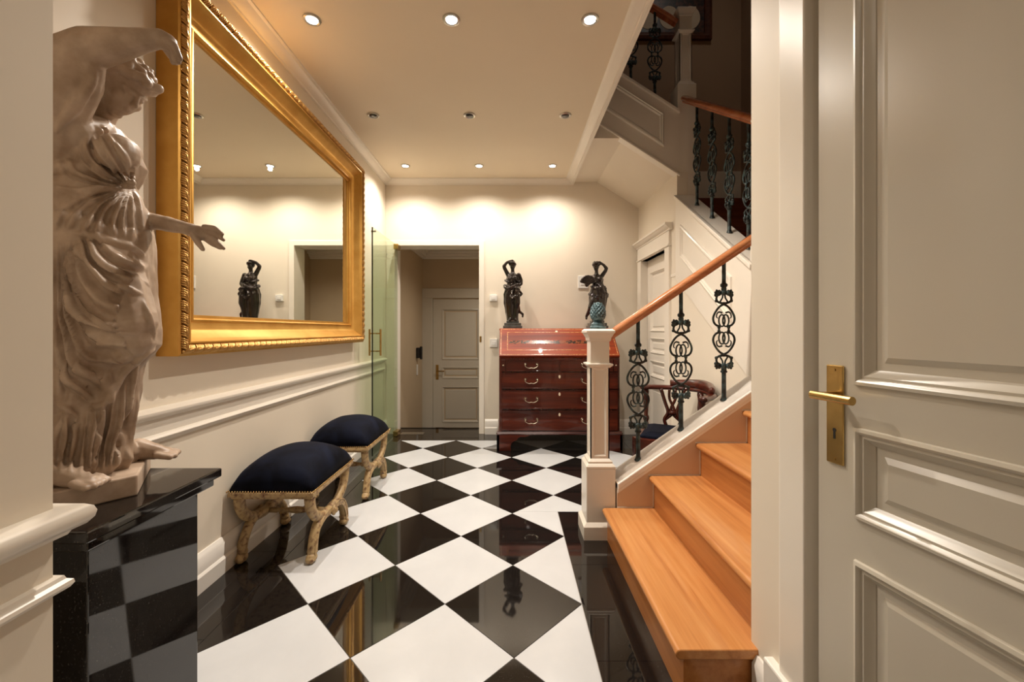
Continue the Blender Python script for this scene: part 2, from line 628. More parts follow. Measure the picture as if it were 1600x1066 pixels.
# ---- hall ceiling
cl = struct(MB().box(XL - 0.15, XE - 0.02, YV, YB + 0.2, ZC, ZC + 0.3).box(XL - 0.15, XS + 0.15, -1.6, YV, ZC, ZC + 0.3)
            .build('ceiling', 'ceiling', None), 'cream hall ceiling with rows of recessed downlights', 'ceiling')
COR = [(0, -0.052), (0.012, -0.052), (0.016, -0.044), (0.030, -0.040), (0.052, -0.022), (0.062, -0.010), (0.078, -0.008), (0.080, 0), (0, 0)]
t3 = thing('trim_3', (0, 3, ZC), 'white cornice running around the hall ceiling', 'cornice', kind='structure')
smooth_angle(MB().mould((XL, 0.69, ZC), (XL, YB, ZC), (1, 0, 0), (0, 0, 1), COR).build('cornice_side', 'trim', t3))
smooth_angle(MB().mould((XL, YB, ZC), (XE, YB, ZC), (0, -1, 0), (0, 0, 1), COR).build('cornice_end', 'trim', t3))
EDGE = [(0, -0.046), (0.014, -0.046), (0.018, -0.036), (0.028, -0.034), (0.046, -0.018), (0.06, -0.016), (0.074, -0.004), (0.078, 0.0), (0.0, 0.0)]
smooth_angle(MB().mould((XE, YV, ZC), (XE, YB, ZC), (-1, 0, 0), (0, 0, 1), EDGE).build('cornice_stair_edge', 'trim', t3))
box('edge_board', 'trim', t3, XE, XE + 0.012, YV, YB, ZC - 0.05, ZC + 0.3)

# ---- foreground piers
pl = struct(box('wall_pier_left', 'wall', None, XL - 0.15, -0.755, -1.6, 0.687, 0, ZC), 'beige pier at the left edge beside the statue', 'wall')
t4 = thing('trim_4', (-0.755, 0.3, 0.8), 'rounded cream chair rail on the pier at the left edge', 'chair rail', kind='structure')
RC = [(0, -0.026), (0.012, -0.026), (0.016, -0.018), (0.028, -0.014), (0.035, -0.005), (0.037, 0.005), (0.034, 0.014), (0.026, 0.020), (0, 0.022)]
RL = [(0, 0), (0.006, 0), (0.014, 0.004), (0.018, 0.010), (0.017, 0.016), (0.011, 0.020), (0.009, 0.026), (0, 0.028)]
for nm, z0, pr in (('rail_cap', 0.814, RC), ('rail_bead', 0.695, RL)):
    mbm = MB()
    # runs along the side face then returns round the end
    path = [Vector((-0.755, -1.5, z0)), Vector((-0.755, 0.687, z0)), Vector((-1.35, 0.687, z0))]
    dirs = [Vector((1, 0, 0)), Vector((1, 1, 0)), Vector((0, 1, 0))]
    vs, fs = [], []
    for p, dd in zip(path, dirs):
        for a, b_ in pr:
            vs.append(p + dd * a + Vector((0, 0, b_)))
    m_ = len(pr)
    for i in range(2):
        for k in range(m_):
            k2 = (k + 1) % m_
            fs.append((i * m_ + k, i * m_ + k2, (i + 1) * m_ + k2, (i + 1) * m_ + k))
    fs.append(tuple(range(m_)))
    fs.append(tuple(2 * m_ + k for k in range(m_)))
    smooth_angle(mbm.add(vs, fs).build(nm, 'trim', t4))

# right side: wall between entrance and stairs, door casing
pr_ = thing('wall_pier_right', (0.75, 1.1, 0), 'cream wall end between the stairs and the panelled door', 'wall', kind='structure')
box('wall_body', 'wall', pr_, 0.742, XS + 0.15, 1.12, YV, 0, ZT)
box('wall_side', 'wall', pr_, 0.90, 1.02, -1.6, 1.12, 0, ZC)
t5 = thing('trim_5', (0.72, 1.07, 0), 'painted casing beside the panelled door at the right', 'door frame', kind='structure')
box('casing_board', 'trim', t5, 0.730, 0.92, 1.034, 1.130, 0, ZC, 0.004)
box('casing_bead', 'trim', t5, 0.737, 0.77, 1.126, 1.142, 0, ZC, 0.003)
box('door_stop', 'door', t5, 0.785, 0.92, 1.010, 1.034, 0, ZC, 0.002)
box('plinth_block', 'skirting', t5, 0.716, 0.92, 1.028, 1.180, 0, 0.208, 0.006)
skirting('baseboard_right', (0.742, 1.180, 0), (0.742, 1.243, 0), (-1, 0, 0), 'short piece of skirting at the wall end by the lowest stair')
wv = struct(box('wall_behind', 'wall', None, -0.8, 0.95, -1.75, -1.6, 0, ZC), 'cream entrance wall behind the viewer', 'wall')

# ---- right wall with the service door and spandrel under the stair
def z_str2(y):
    return 2.266 - 0.682 * (YU - y)


DY0, DY1, DZ2 = 3.70, 4.42, 1.86
wr = thing('wall_right', (XR, 3.4, 0), 'cream wall under the stairs with the narrow white door', 'wall', kind='structure')
poly = [(XR, 2.30, 0), (XR, DY0, 0), (XR, DY0, DZ2), (XR, DY1, DZ2), (XR, DY1, 0), (XR, YB, 0), (XR, YB, 2.46), (XR, YU, 2.46), (XR, YU, z_str2(YU) - 0.02), (XR, 2.30, z_str2(2.30) - 0.02)]
mbw = MB()
mbw.prism([(XR, 2.30, 0), (XR, DY0, 0), (XR, DY0, 2.2), (XR, YU, 2.2), (XR, 2.30, z_str2(2.30) - 0.03)], (0.09, 0, 0))
mbw.build('wall_panel', 'wall', wr)
MB().prism([(XR, DY0, DZ2), (XR, DY1, DZ2), (XR, DY1, 0), (XR, YB, 0), (XR, YB, 2.46), (XR, YU, 2.46), (XR, YU, 2.2), (XR, DY0, 2.2)], (0.09, 0, 0)).build('wall_panel', 'wall', wr)
# white stringer board of flight two with panel moulding
t6 = thing('trim_6', (XR, 3.0, 1.5), 'white sloping stringer board with raised panel moulding under the upper stairs', 'stair panelling', kind='structure')
ys = [2.36, YU]
MB().prism([(XR - 0.012, 2.36, z_str2(2.36)), (XR - 0.012, YU, z_str2(YU)), (XR - 0.012, YU, 1.56), (XR - 0.012, 2.36, 1.56 - 0.66 * (YU - 2.36))], (0.014, 0, 0)).build('stringer_board', 'trim', t6)
MB().prism([(XR - 0.03, 2.33, z_str2(2.33)), (XR - 0.03, YU, z_str2(YU)), (XR - 0.03, YU, z_str2(YU) - 0.03), (XR - 0.03, 2.33, z_str2(2.33) - 0.03)], (0.17, 0, 0)).build('stringer_cap', 'trim', t6, bevel=0.004)
PM = [(0, 0), (0.004, 0.012), (0.012, 0.016), (0.018, 0.008), (0.026, 0.010), (0.034, 0.003), (0.036, 0)]
xp = XR - 0.012
smooth_angle(MB().frame([(xp, 3.38, 1.991), (xp, 2.60, 1.466), (xp, 2.60, 1.180), (xp, 3.38, 1.724)], (-1, 0, 0), PM).build('panel_moulding', 'trim', t6))

# ---- stairwell shell
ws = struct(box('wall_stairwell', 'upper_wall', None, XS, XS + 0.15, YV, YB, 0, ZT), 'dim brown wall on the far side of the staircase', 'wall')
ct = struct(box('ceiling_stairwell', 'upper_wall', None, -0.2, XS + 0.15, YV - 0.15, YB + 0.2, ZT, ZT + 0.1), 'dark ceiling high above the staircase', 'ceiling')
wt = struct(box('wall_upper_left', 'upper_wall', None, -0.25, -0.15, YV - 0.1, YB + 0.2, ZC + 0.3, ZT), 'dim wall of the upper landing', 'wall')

# ---- soffit below flight three
ZS = 2.743
sof = thing('ceiling_soffit', (1.1, 4.0, 2.6), 'cream sloping underside of the upper stairs above the narrow door', 'ceiling', kind='structure')
MB().prism([(0.95, YU + 0.02, ZS), (XR + 0.02, YU + 0.02, 2.445), (XR + 0.02, YU + 0.02, 2.60), (0.95, YU + 0.02, 2.9)], (0, YB - YU - 0.02, 0)).build('sloping_panel', 'wall', sof)
box('flat_panel', 'wall', sof, XE, 0.951, YU + 0.004, YB, ZS, ZS + 0.22)

# ---- corridor / lobby beyond the doorway
YC = 6.85
ZL = -0.52
XC0, XC1 = -1.44, 0.6
fl2 = struct(MB().box(XC0 - 0.1, XC1, YB + 0.30, YC + 0.1, ZL - 0.05, ZL).build('floor_lobby', 'granite'), 'black floor of the lower entrance lobby', 'floor')
th_ = struct(MB().box(DX0, DX1, YB, YB + 0.26, -0.05, 0).box(DX0 - 0.2, XC1, YB + 0.22, YB + 0.30, ZL, 0).build('floor_threshold', 'granite'), 'black granite threshold in the open doorway', 'floor')
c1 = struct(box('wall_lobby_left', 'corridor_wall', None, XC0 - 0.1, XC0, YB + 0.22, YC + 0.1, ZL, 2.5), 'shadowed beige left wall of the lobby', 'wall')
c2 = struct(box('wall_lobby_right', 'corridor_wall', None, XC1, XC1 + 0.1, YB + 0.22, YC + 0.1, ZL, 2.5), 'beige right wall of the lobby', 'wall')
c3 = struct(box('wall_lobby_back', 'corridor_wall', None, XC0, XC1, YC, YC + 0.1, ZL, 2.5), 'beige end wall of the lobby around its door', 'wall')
c4 = struct(box('ceiling_lobby', 'ceiling', None, XC0, XC1, YB + 0.22, YC, 2.42, 2.5), 'cream ceiling of the lobby', 'ceiling')
t7 = thing('trim_7', (XC0, 5.5, 2.42), 'white stepped cornice of the lobby ceiling', 'cornice', kind='structure')
LC = [(0, -0.12), (0.02, -0.12), (0.03, -0.09), (0.06, -0.08), (0.07, -0.05), (0.11, -0.04), (0.12, -0.012), (0.16, -0.01), (0.16, 0), (0, 0)]
smooth_angle(MB().mould((XC0, YB + 0.22, 2.42), (XC0, YC, 2.42), (1, 0, 0), (0, 0, 1), LC).build('cornice_side', 'trim', t7))
smooth_angle(MB().mould((XC0, YC, 2.42), (XC1, YC, 2.42), (0, -1, 0), (0, 0, 1), LC).build('cornice_end', 'trim', t7))


# ================================================================== DOORS
def panel_door(parent, width, z0, z1, thick, panels, mat, O, U, N, mould_w=0.032):
    """leaf in a vertical plane: origin O (bottom of one edge), U along, N outward; panels = (u0,u1,za,zb)"""
    O, U, N = Vector(O), Vector(U).normalized(), Vector(N).normalized()
    Z = Vector((0, 0, 1))

    def P(u, z, n=0.0):
        return O + U * u + Z * z + N * n
    def slab(u0, u1, za, zb, n0, n1, name):
        mb_ = MB().prism([P(u0, za, n0), P(u1, za, n0), P(u1, zb, n0), P(u0, zb, n0)], N * (n1 - n0))
        return mb_.build(name, mat, parent)
    rec = 0.012
    slab(0, width, z0, z1, -thick, -rec, 'leaf')
    ua, ub = min(p[0] for p in panels), max(p[1] for p in panels)
    slab(0, ua, z0, z1, -rec, 0, 'stile')
    slab(ub, width, z0, z1, -rec, 0, 'stile')
    zs = sorted(set([z0, z1] + [p[2] for p in panels] + [p[3] for p in panels]))
    ps = sorted(panels, key=lambda p: p[2])
    prev = z0
    for p in ps:
        slab(ua, ub, prev, p[2], -rec, 0, 'cross_rail')
        prev = p[3]
    slab(ua, ub, prev, z1, -rec, 0, 'cross_rail')
    mw = mould_w
    prof = [(-0.004, -0.002), (-0.002, 0.007), (mw * 0.15, 0.010), (mw * 0.3, 0.007), (mw * 0.38, 0.002), (mw * 0.55, 0.003), (mw * 0.75, -0.004), (mw, -0.010), (mw, -0.014), (-0.004, -0.014)]
    for (u0, u1, za, zb) in panels:
        m1 = MB().frame([P(u0, za), P(u1, za), P(u1, zb), P(u0, zb)], N, prof).build('panel_moulding', mat, parent)
        smooth_angle(m1, 40)
        k = mw * 1.5
        k2 = k + 0.012
        if u1 - u0 > 3 * k and zb - za > 3 * k:
            MB().add([P(u0 + k, za + k, -rec), P(u1 - k, za + k, -rec), P(u1 - k, zb - k, -rec), P(u0 + k, zb - k, -rec),
                      P(u0 + k2, za + k2, -0.005), P(u1 - k2, za + k2, -0.005), P(u1 - k2, zb - k2, -0.005), P(u0 + k2, zb - k2, -0.005)],
                     [(0, 1, 5, 4), (1, 2, 6, 5), (2, 3, 7, 6), (3, 0, 4, 7), (4, 5, 6, 7)]).build('raised_panel', mat, parent, fixn=True)
    return P


# door 1: ajar at the right
U1 = Vector((0.165, -1, 0)).normalized()
N1 = Vector((-1, -0.165, 0)).normalized()
d1 = thing('door_1', (0.742, 1.0, 0), 'large greige panelled door with brass lever handle at the right', 'door', kind='structure')
P1 = panel_door(d1, 0.86, 0.005, 2.15, 0.04,
                [(0.093, 0.76, 1.014, 2.03), (0.093, 0.76, 0.724, 0.916), (0.093, 0.76, 0.12, 0.626)], 'door', (0.742, 1.0, 0), U1, N1)
lk = MB()
pp = [P1(0.024, 0.824, 0), P1(0.066, 0.824, 0), P1(0.066, 1.051, 0), P1(0.024, 1.051, 0)]
plate = MB().prism(pp, N1 * 0.005).build('lock_plate', 'brass', d1, bevel=0.003)
MB().tube([P1(0.045, 0.982, 0.0), P1(0.045, 0.982, 0.047)], 0.0085, 14).build('spindle', 'brass', plate, smooth=False)
smooth_angle(MB().tube([P1(0.028, 0.982, 0.047), P1(0.124, 0.982, 0.047)], 0.0095, 18).build('lever', 'brass', plate))
kh = MB().prism([P1(0.0425, 0.882, 0.0048), P1(0.0475, 0.882, 0.0048), P1(0.0475, 0.9, 0.0048), P1(0.0425, 0.9, 0.0048)], N1 * 0.0008)
kh.tube([P1(0.045, 0.902, 0.0048), P1(0.045, 0.902, 0.0057)], 0.0045, 12)
kh.build('keyhole', 'dark', plate)
for zz in (0.835, 1.04):
    MB().tube([P1(0.045, zz, 0.0048), P1(0.045, zz, 0.0066)], 0.003, 10).build('screw', 'brass', plate)

# door 2: narrow white door in the right wall (plane X = XR)
d2 = thing('door_2', (XR + 0.05, DY0, 0), 'narrow white panelled door in the right wall behind the chair', 'door', kind='structure')
P2 = panel_door(d2, DY1 - DY0, 0.005, DZ2 + 0.02, 0.035, [(0.12, 0.60, 1.12, 1.72), (0.12, 0.60, 0.90, 1.05), (0.12, 0.60, 0.66, 0.82), (0.12, 0.60, 0.12, 0.56)], 'trim', (XR + 0.055, DY0, 0), (0, 1, 0), (-1, 0, 0), 0.026)
t8 = thing('trim_8', (XR, 4.0, 0), 'white architrave with a projecting cornice over the narrow door', 'door frame', kind='structure')
ARC = [(0, 0), (0, 0.02), (0.02, 0.024), (0.03, 0.018), (0.085, 0.018), (0.095, 0.010), (0.11, 0.010), (0.11, -0.02), (0.11, 0)]
for y0 in (DY0 - 0.085, DY1 - 0.02):
    box('architrave', 'trim', t8, XR - 0.022, XR + 0.055, y0, y0 + 0.105, 0, DZ2, 0.004)
box('head_board', 'trim', t8, XR - 0.022, XR + 0.088, DY0 - 0.085, DY1 + 0.085, DZ2, DZ2 + 0.14, 0.004)
box('frieze_bead', 'trim', t8, XR - 0.032, XR, DY0 - 0.092, DY1 + 0.092, DZ2 + 0.006, DZ2 + 0.02, 0.003)
HC = [(0, 0), (0.026, 0), (0.030, 0.012), (0.046, 0.022), (0.060, 0.044), (0.066, 0.046), (0.066, 0.064), (0, 0.064)]
smooth_angle(MB().mould((XR, DY0 - 0.12, DZ2 + 0.14), (XR, DY1 + 0.115, DZ2 + 0.14), (-1, 0, 0), (0, 0, 1), HC).build('head_cornice', 'trim', t8))

# door 3: lobby end door
d3x0, d3w = (677 - CX) / F * YC, 0.90
z3t = H + (CY - 468) / F * YC
d3 = thing('door_3', (d3x0, YC, ZL), 'shadowed greige panelled door at the end of the lobby', 'door', kind='structure')
hh = z3t - ZL
P3 = panel_door(d3, d3w, 0.0, hh, 0.035, [(0.15, d3w - 0.15, 1.17, hh - 0.16), (0.15, d3w - 0.15, 0.86, 1.04), (0.15, d3w - 0.15, 0.14, 0.72)], 'door', (d3x0, YC - 0.01, ZL), (1, 0, 0), (0, -1, 0), 0.03)
pl3 = MB().prism([P3(0.045, 0.84), P3(0.09, 0.84), P3(0.09, 1.08), P3(0.045, 1.08)], (0, -0.006, 0)).build('lock_plate', 'brass', d3)
MB().tube([P3(0.068, 0.98), P3(0.068, 0.98, 0.05), P3(0.19, 0.98, 0.05)], 0.01, 8).build('lever', 'brass', pl3)
t9 = thing('trim_9', (d3x0, YC, ZL), 'greige frame of the lobby end door', 'door frame', kind='structure')
box('jamb', 'door', t9, d3x0 - 0.19, d3x0 - 0.004, YC - 0.035, YC, ZL, z3t + 0.02, 0.006)
box('jamb', 'door', t9, d3x0 + d3w + 0.004, d3x0 + d3w + 0.19, YC - 0.035, YC, ZL, z3t + 0.02, 0.006)
box('head', 'door', t9, d3x0 - 0.19, d3x0 + d3w + 0.19, YC - 0.035, YC, z3t + 0.02, z3t + 0.18, 0.006)

# door 4: frameless glass door, open against the left
GX, GY0, GY1, GT = -1.222, 3.69, 4.50, 2.045
d4 = thing('door_4', (GX, GY1, 0), 'open frameless glass door with brass pull bars beside the doorway', 'glass door', kind='structure')
box('glass_pane', 'glass', d4, GX - 0.005, GX + 0.005, GY0 + 0.002, GY1, 0.012, GT)
box('pane_edge', 'black_edge', d4, GX - 0.0055, GX + 0.0055, GY0 - 0.003, GY0 + 0.003, 0.012, GT + 0.001)
yh = GY0 + 0.075
for sx in (-1, 1):
    hb = MB().tube([(GX + sx * 0.05, yh, 0.90), (GX + sx * 0.05, yh, 1.14)], 0.009, 12)
    hbo = smooth_angle(hb.build('pull_bar', 'brass', d4))
    for zz in (0.94, 1.10):
        MB().tube([(GX + sx * 0.003, yh, zz), (GX + sx * 0.05, yh, zz)], 0.006, 10).build('pull_mount', 'brass', hbo)
box('top_hinge', 'brass', d4, GX - 0.02, GX + 0.03, GY1 - 0.075, GY1 + 0.03, GT - 0.05, GT + 0.006, 0.004)
box('floor_pivot', 'brass', d4, GX - 0.02, GX + 0.03, GY1 - 0.09, GY1 + 0.03, 0.001, 0.055, 0.004)
MB().tube([(GX - 0.02, GY0 + 0.03, GT - 0.03), (GX + 0.025, GY0 + 0.03, GT - 0.03)], 0.008, 10).build('glass_stud', 'chrome', d4)
sp = tag(box('floor_spring_plate', 'chrome', None, GX + 0.03, GX + 0.28, YB - 0.03, YB + 0.06, 0.0005, 0.003), 'metal floor spring plate set in the doorway threshold', 'floor plate')

# ================================================================== STAIRS
SX0, SG, SR = 0.495, 0.2507, 0.1747
SY0, SY1 = 1.284, 2.238
st = thing('staircase', (0.9, 1.7, 0), 'orange oak staircase with bullnosed treads rising to the right', 'staircase')


def nosing_tread(x0, x1, y0, y1, z, name='tread', mat='oak', th=0.03):
    prof = []
    r = th / 2
    for k in range(7):
        a = PI / 2 + PI * k / 6
        prof.append((x0 + r + r * math.cos(a), z - r + r * math.sin(a)))
    prof += [(x1, z - th), (x1, z)]
    return smooth_angle(MB().prism([(a, y0, b_) for a, b_ in prof], (0, y1 - y0, 0)).build(name, mat, st, bevel=0.003), 40)


NST = 5
for k in range(NST):
    z = SR * (k + 1)
    x0 = SX0 + SG * k
    y0 = SY0
    if k == 0:
        y0 = 1.243
    nosing_tread(x0, x0 + SG + 0.035, y0, SY1, z)
    box('riser', 'oak_riser', st, x0 + 0.028, x0 + 0.05, y0 + 0.012 if k == 0 else y0, SY1, z - SR, z - 0.029)
# end of the lowest step
box('step_end', 'oak_riser', st, SX0 + 0.0495, SX0 + SG + 0.02, 1.255, 1.268, 0, SR - 0.029)
# piece of the lowest tread that runs round the wall end
# stringer wall on the far side
def z_s1(x):
    return 0.305 + 0.697 * (x - 0.574)


XA, XB = 0.577, 1.385
MB().prism([(XA, SY1, 0), (XB, SY1, 0), (XB, SY1, z_s1(XB)), (XA, SY1, z_s1(XA))], (0, 0.16, 0)).build('stringer_wall', 'stringer', st)
cap = MB().prism([(XA, SY1 - 0.012, z_s1(XA)), (XB, SY1 - 0.012, z_s1(XB)), (XB, SY1 - 0.012, z_s1(XB) - 0.035), (XA, SY1 - 0.012, z_s1(XA) - 0.035)], (0, 0.19, 0))
cap.build('stringer_cap', 'skirting', st, bevel=0.005)
MB().prism([(XA, SY1 - 0.006, z_s1(XA) - 0.035), (XB, SY1 - 0.006, z_s1(XB) - 0.035), (XB, SY1 - 0.006, z_s1(XB) - 0.055), (XA, SY1 - 0.006, z_s1(XA) - 0.055)], (0, 0.01, 0)).build('cap_bead', 'skirting', st, bevel=0.003)
# white caulk line following the steps
ln = MB()
for k in range(NST):
    z = SR * (k + 1)
    x0 = SX0 + SG * k
    ln.box(max(x0, XA) , x0 + SG + 0.03, SY1 - 0.004, SY1 - 0.0005, z, z + 0.005)
    if k:
        ln.box(x0 + 0.022, x0 + 0.027, SY1 - 0.004, SY1 - 0.0005, z - SR, z - 0.02)
ln.build('sealant_line', 'skirting', st)
# corner winders (mostly hidden)
st_low = st
st = thing('staircase', (2.0, 2.9, 1.2), 'dark red middle flight of stairs glimpsed between the upper balusters', 'staircase')
for k, (xa, ya) in enumerate(((1.76, SY0), (2.0, 1.7))):
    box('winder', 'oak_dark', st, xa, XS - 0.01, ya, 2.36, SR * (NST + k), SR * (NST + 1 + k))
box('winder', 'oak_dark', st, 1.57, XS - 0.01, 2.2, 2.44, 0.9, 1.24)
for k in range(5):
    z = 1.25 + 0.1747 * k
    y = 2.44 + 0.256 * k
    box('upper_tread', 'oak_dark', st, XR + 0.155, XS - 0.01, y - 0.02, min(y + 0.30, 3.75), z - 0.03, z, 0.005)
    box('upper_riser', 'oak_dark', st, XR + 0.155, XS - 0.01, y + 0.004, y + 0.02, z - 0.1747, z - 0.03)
# landing winders in the far corner + flight three treads
for k in range(3):
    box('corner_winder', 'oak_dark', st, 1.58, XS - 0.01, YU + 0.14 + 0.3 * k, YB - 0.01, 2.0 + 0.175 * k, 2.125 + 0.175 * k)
st = thing('staircase', (1.0, 4.0, 2.8), 'top flight of stairs hidden behind its cream panelled stringer', 'staircase')
for k in range(5):
    x = 1.50 - 0.256 * k
    z = 2.78 + 0.175 * k
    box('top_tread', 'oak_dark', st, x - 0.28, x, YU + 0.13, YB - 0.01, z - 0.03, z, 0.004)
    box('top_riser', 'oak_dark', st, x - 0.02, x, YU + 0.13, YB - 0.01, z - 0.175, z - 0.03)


# flight three stringer with panel
def z_s3(x):
    return 2.967 + 0.64 * (1.391 - x)


t10 = thing('trim_10', (1.1, YU, 2.7), 'cream sloping stringer with raised panel beside the dark upper stairs', 'stair panelling', kind='structure')
xa, xb = 0.50, 1.42
MB().prism([(xa, YU, z_s3(xa)), (xb, YU, z_s3(xb)), (xb, YU, z_s3(xb) - 0.526), (xa, YU, z_s3(xa) - 0.526)], (0, 0.06, 0)).build('stringer_board', 'trim', t10)
MB().prism([(xa, YU - 0.02, z_s3(xa)), (xb, YU - 0.02, z_s3(xb)), (xb, YU - 0.02, z_s3(xb) + 0.025), (xa, YU - 0.02, z_s3(xa) + 0.025)], (0, 0.16, 0)).build('stringer_cap', 'trim', t10, bevel=0.004)
MB().prism([(xa, YU - 0.014, z_s3(xa) - 0.526), (xb, YU - 0.014, z_s3(xb) - 0.526), (xb, YU - 0.014, z_s3(xb) - 0.506), (xa, YU - 0.014, z_s3(xa) - 0.506)], (0, 0.02, 0)).build('lower_bead', 'trim', t10, bevel=0.003)
smooth_angle(MB().frame([(1.29, YU, z_s3(1.29) - 0.085), (1.29, YU, z_s3(1.29) - 0.365), (0.6, YU, z_s3(0.6) - 0.365), (0.6, YU, z_s3(0.6) - 0.085)], (0, -1, 0), PM).build('panel_moulding', 'trim', t10))


# ---- newel posts
def newel(loc, z_bot, z_blk, z_top, label, drop=False, mat='trim'):
    x, y = loc
    t = thing('newel_post', (x, y, z_bot), label, 'newel post')
    hb, hs = 0.079, 0.052
    box('base_block', mat, t, x - hb, x + hb, y - hb, y + hb, z_bot, z_blk, 0.004)
    if not drop:
        b1 = MB()
        hp = hb + 0.016
        b1.add([(x - hp, y - hp, z_bot), (x + hp, y - hp, z_bot), (x + hp, y + hp, z_bot), (x - hp, y + hp, z_bot),
                (x - hp, y - hp, z_bot + 0.07), (x + hp, y - hp, z_bot + 0.07), (x + hp, y + hp, z_bot + 0.07), (x - hp, y + hp, z_bot + 0.07),
                (x - hb, y - hb, z_bot + 0.09), (x + hb, y - hb, z_bot + 0.09), (x + hb, y + hb, z_bot + 0.09), (x - hb, y + hb, z_bot + 0.09)],
               [(3, 2, 1, 0)] + [(i, (i + 1) % 4, (i + 1) % 4 + 4, i + 4) for i in range(4)] + [(i + 4, (i + 1) % 4 + 4, (i + 1) % 4 + 8, i + 8) for i in range(4)] + [(8, 9, 10, 11)])
        b1.build('foot_plinth', mat, t)

    def sq(lst, name):
        vs, fs = [], []
        for h_, z_ in lst:
            vs += [(x - h_, y - h_, z_), (x + h_, y - h_, z_), (x + h_, y + h_, z_), (x - h_, y + h_, z_)]
        for i in range(len(lst) - 1):
            for k in range(4):
                fs.append((i * 4 + k, i * 4 + (k + 1) % 4, i * 4 + 4 + (k + 1) % 4, i * 4 + 4 + k))
        fs += [(3, 2, 1, 0), tuple(4 * (len(lst) - 1) + k for k in range(4))]
        return MB().add(vs, fs).build(name, mat, t, bevel=0.0015)
    sq([(hb, z_blk), (hb, z_blk + 0.012), (hb - 0.008, z_blk + 0.022), (hs + 0.014, z_blk + 0.026), (hs + 0.014, z_blk + 0.036), (hs, z_blk + 0.05)], 'block_moulding')
    zc = z_top - 0.20
    box('shaft', mat, t, x - hs + 0.006, x + hs - 0.006, y - hs + 0.006, y + hs - 0.006, z_blk + 0.03, z_top - 0.03)
    # raised frames around recessed panels on four faces
    for nx, ny in ((0, -1), (-1, 0), (1, 0), (0, 1)):
        N = Vector((nx, ny, 0))
        T = Vector((-ny, nx, 0))
        c = Vector((x, y, 0)) + N * (hs - 0.006)
        za, zb = z_blk + 0.045, zc
        cs = [c - T * hs + Vector((0, 0, za)), c + T * hs + Vector((0, 0, za)), c + T * hs + Vector((0, 0, zb)), c - T * hs + Vector((0, 0, zb))]
        MB().frame(cs, N, [(0, 0), (0, 0.006), (0.018, 0.006), (0.022, 0.003), (0.026, 0.0)]).build('panel_frame', mat, t)
    box('upper_shaft', mat, t, x - hs, x + hs, y - hs, y + hs, zc, z_top - 0.06, 0.002)
    sq([(hs + 0.002, zc - 0.014), (hs + 0.014, zc - 0.002), (hs + 0.018, zc), (hs + 0.018, zc + 0.008), (hs + 0.002, zc + 0.012)], 'collar')
    sq([(hs, z_top - 0.07), (hs + 0.006, z_top - 0.066), (hs + 0.008, z_top - 0.05), (hs + 0.022, z_top - 0.024), (hs + 0.026, z_top - 0.022), (hs + 0.026, z_top - 0.010), (hs + 0.014, z_top)], 'cap')
    return t


n1x, n1y = 0.492, 2.330
nw1 = newel((n1x, n1y), 0, 0.378, 1.138, 'white panelled newel post at the foot of the oak stairs', mat='trim')
nw2 = newel((1.486, 3.572), 1.60, 3.19, 3.86, 'cream newel post high up at the turn of the dark stairs', drop=True)
nw3 = newel((1.475, 2.34), 0.9, 1.62, 2.36, 'newel post behind the wall end where the stairs first turn', drop=True)
# drop block moulding of newel two
box('drop_moulding', 'trim', nw2, 1.395, 1.577, 3.481, 3.663, 1.585, 1.615, 0.006)

# ---- pineapple finial on the lower newel (a part of nothing: stands on the cap)
fz = 1.138
fin = thing('pineapple_finial', (n1x, n1y, fz), 'small verdigris bronze pineapple finial on the lower newel post', 'finial')
smooth_angle(MB().lathe([(0.043, 0), (0.046, 0.006), (0.046, 0.012), (0.038, 0.018), (0.040, 0.026), (0.030, 0.034), (0.024, 0.040), (0.03, 0.046)], (n1x, n1y, fz), 28).build('foot', 'patina', fin))
pb = [(0.026, 0.044), (0.037, 0.058), (0.0415, 0.075), (0.042, 0.092), (0.038, 0.112), (0.030, 0.13), (0.018, 0.144), (0.004, 0.15)]
smooth_angle(MB().lathe([(r * 0.93, z) for r, z in pb], (n1x, n1y, fz), 24).build('fruit_body', 'patina', fin))


def interp(tab, z):
    for (r0, z0), (r1, z1) in zip(tab[:-1], tab[1:]):
        if z0 <= z <= z1:
            return r0 + (r1 - r0) * (z - z0) / (z1 - z0)
    return tab[-1][0]


scm = None
nr = 8
for i in range(nr):
    z = 0.064 + 0.0105 * i
    r = interp(pb, z)
    for k in range(12):
        a = 2 * PI * (k + 0.5 * (i % 2)) / 12
        if scm is None:
            q = MB().add([(0, -0.011, 0), (0, 0, -0.0105), (0, 0.011, 0), (0, 0, 0.0105), (0.0065, 0, 0.002), (-0.006, 0, 0)],
                         [(0, 1, 4), (1, 2, 4), (2, 3, 4), (3, 0, 4), (1, 0, 5), (2, 1, 5), (3, 2, 5), (0, 3, 5)])
            o = q.build('scale', 'patina', fin, local=True)
            scm = o.data
        else:
            o = bpy.data.objects.new('scale', scm)
            COL.objects.link(o)
            o.parent = fin
        o.location = (r * 0.95 * math.cos(a), r * 0.95 * math.sin(a), z)
        s = max(r / 0.042, 0.4)
        o.scale = (s, s, 1)
        o.rotation_euler = (0, 0, a)


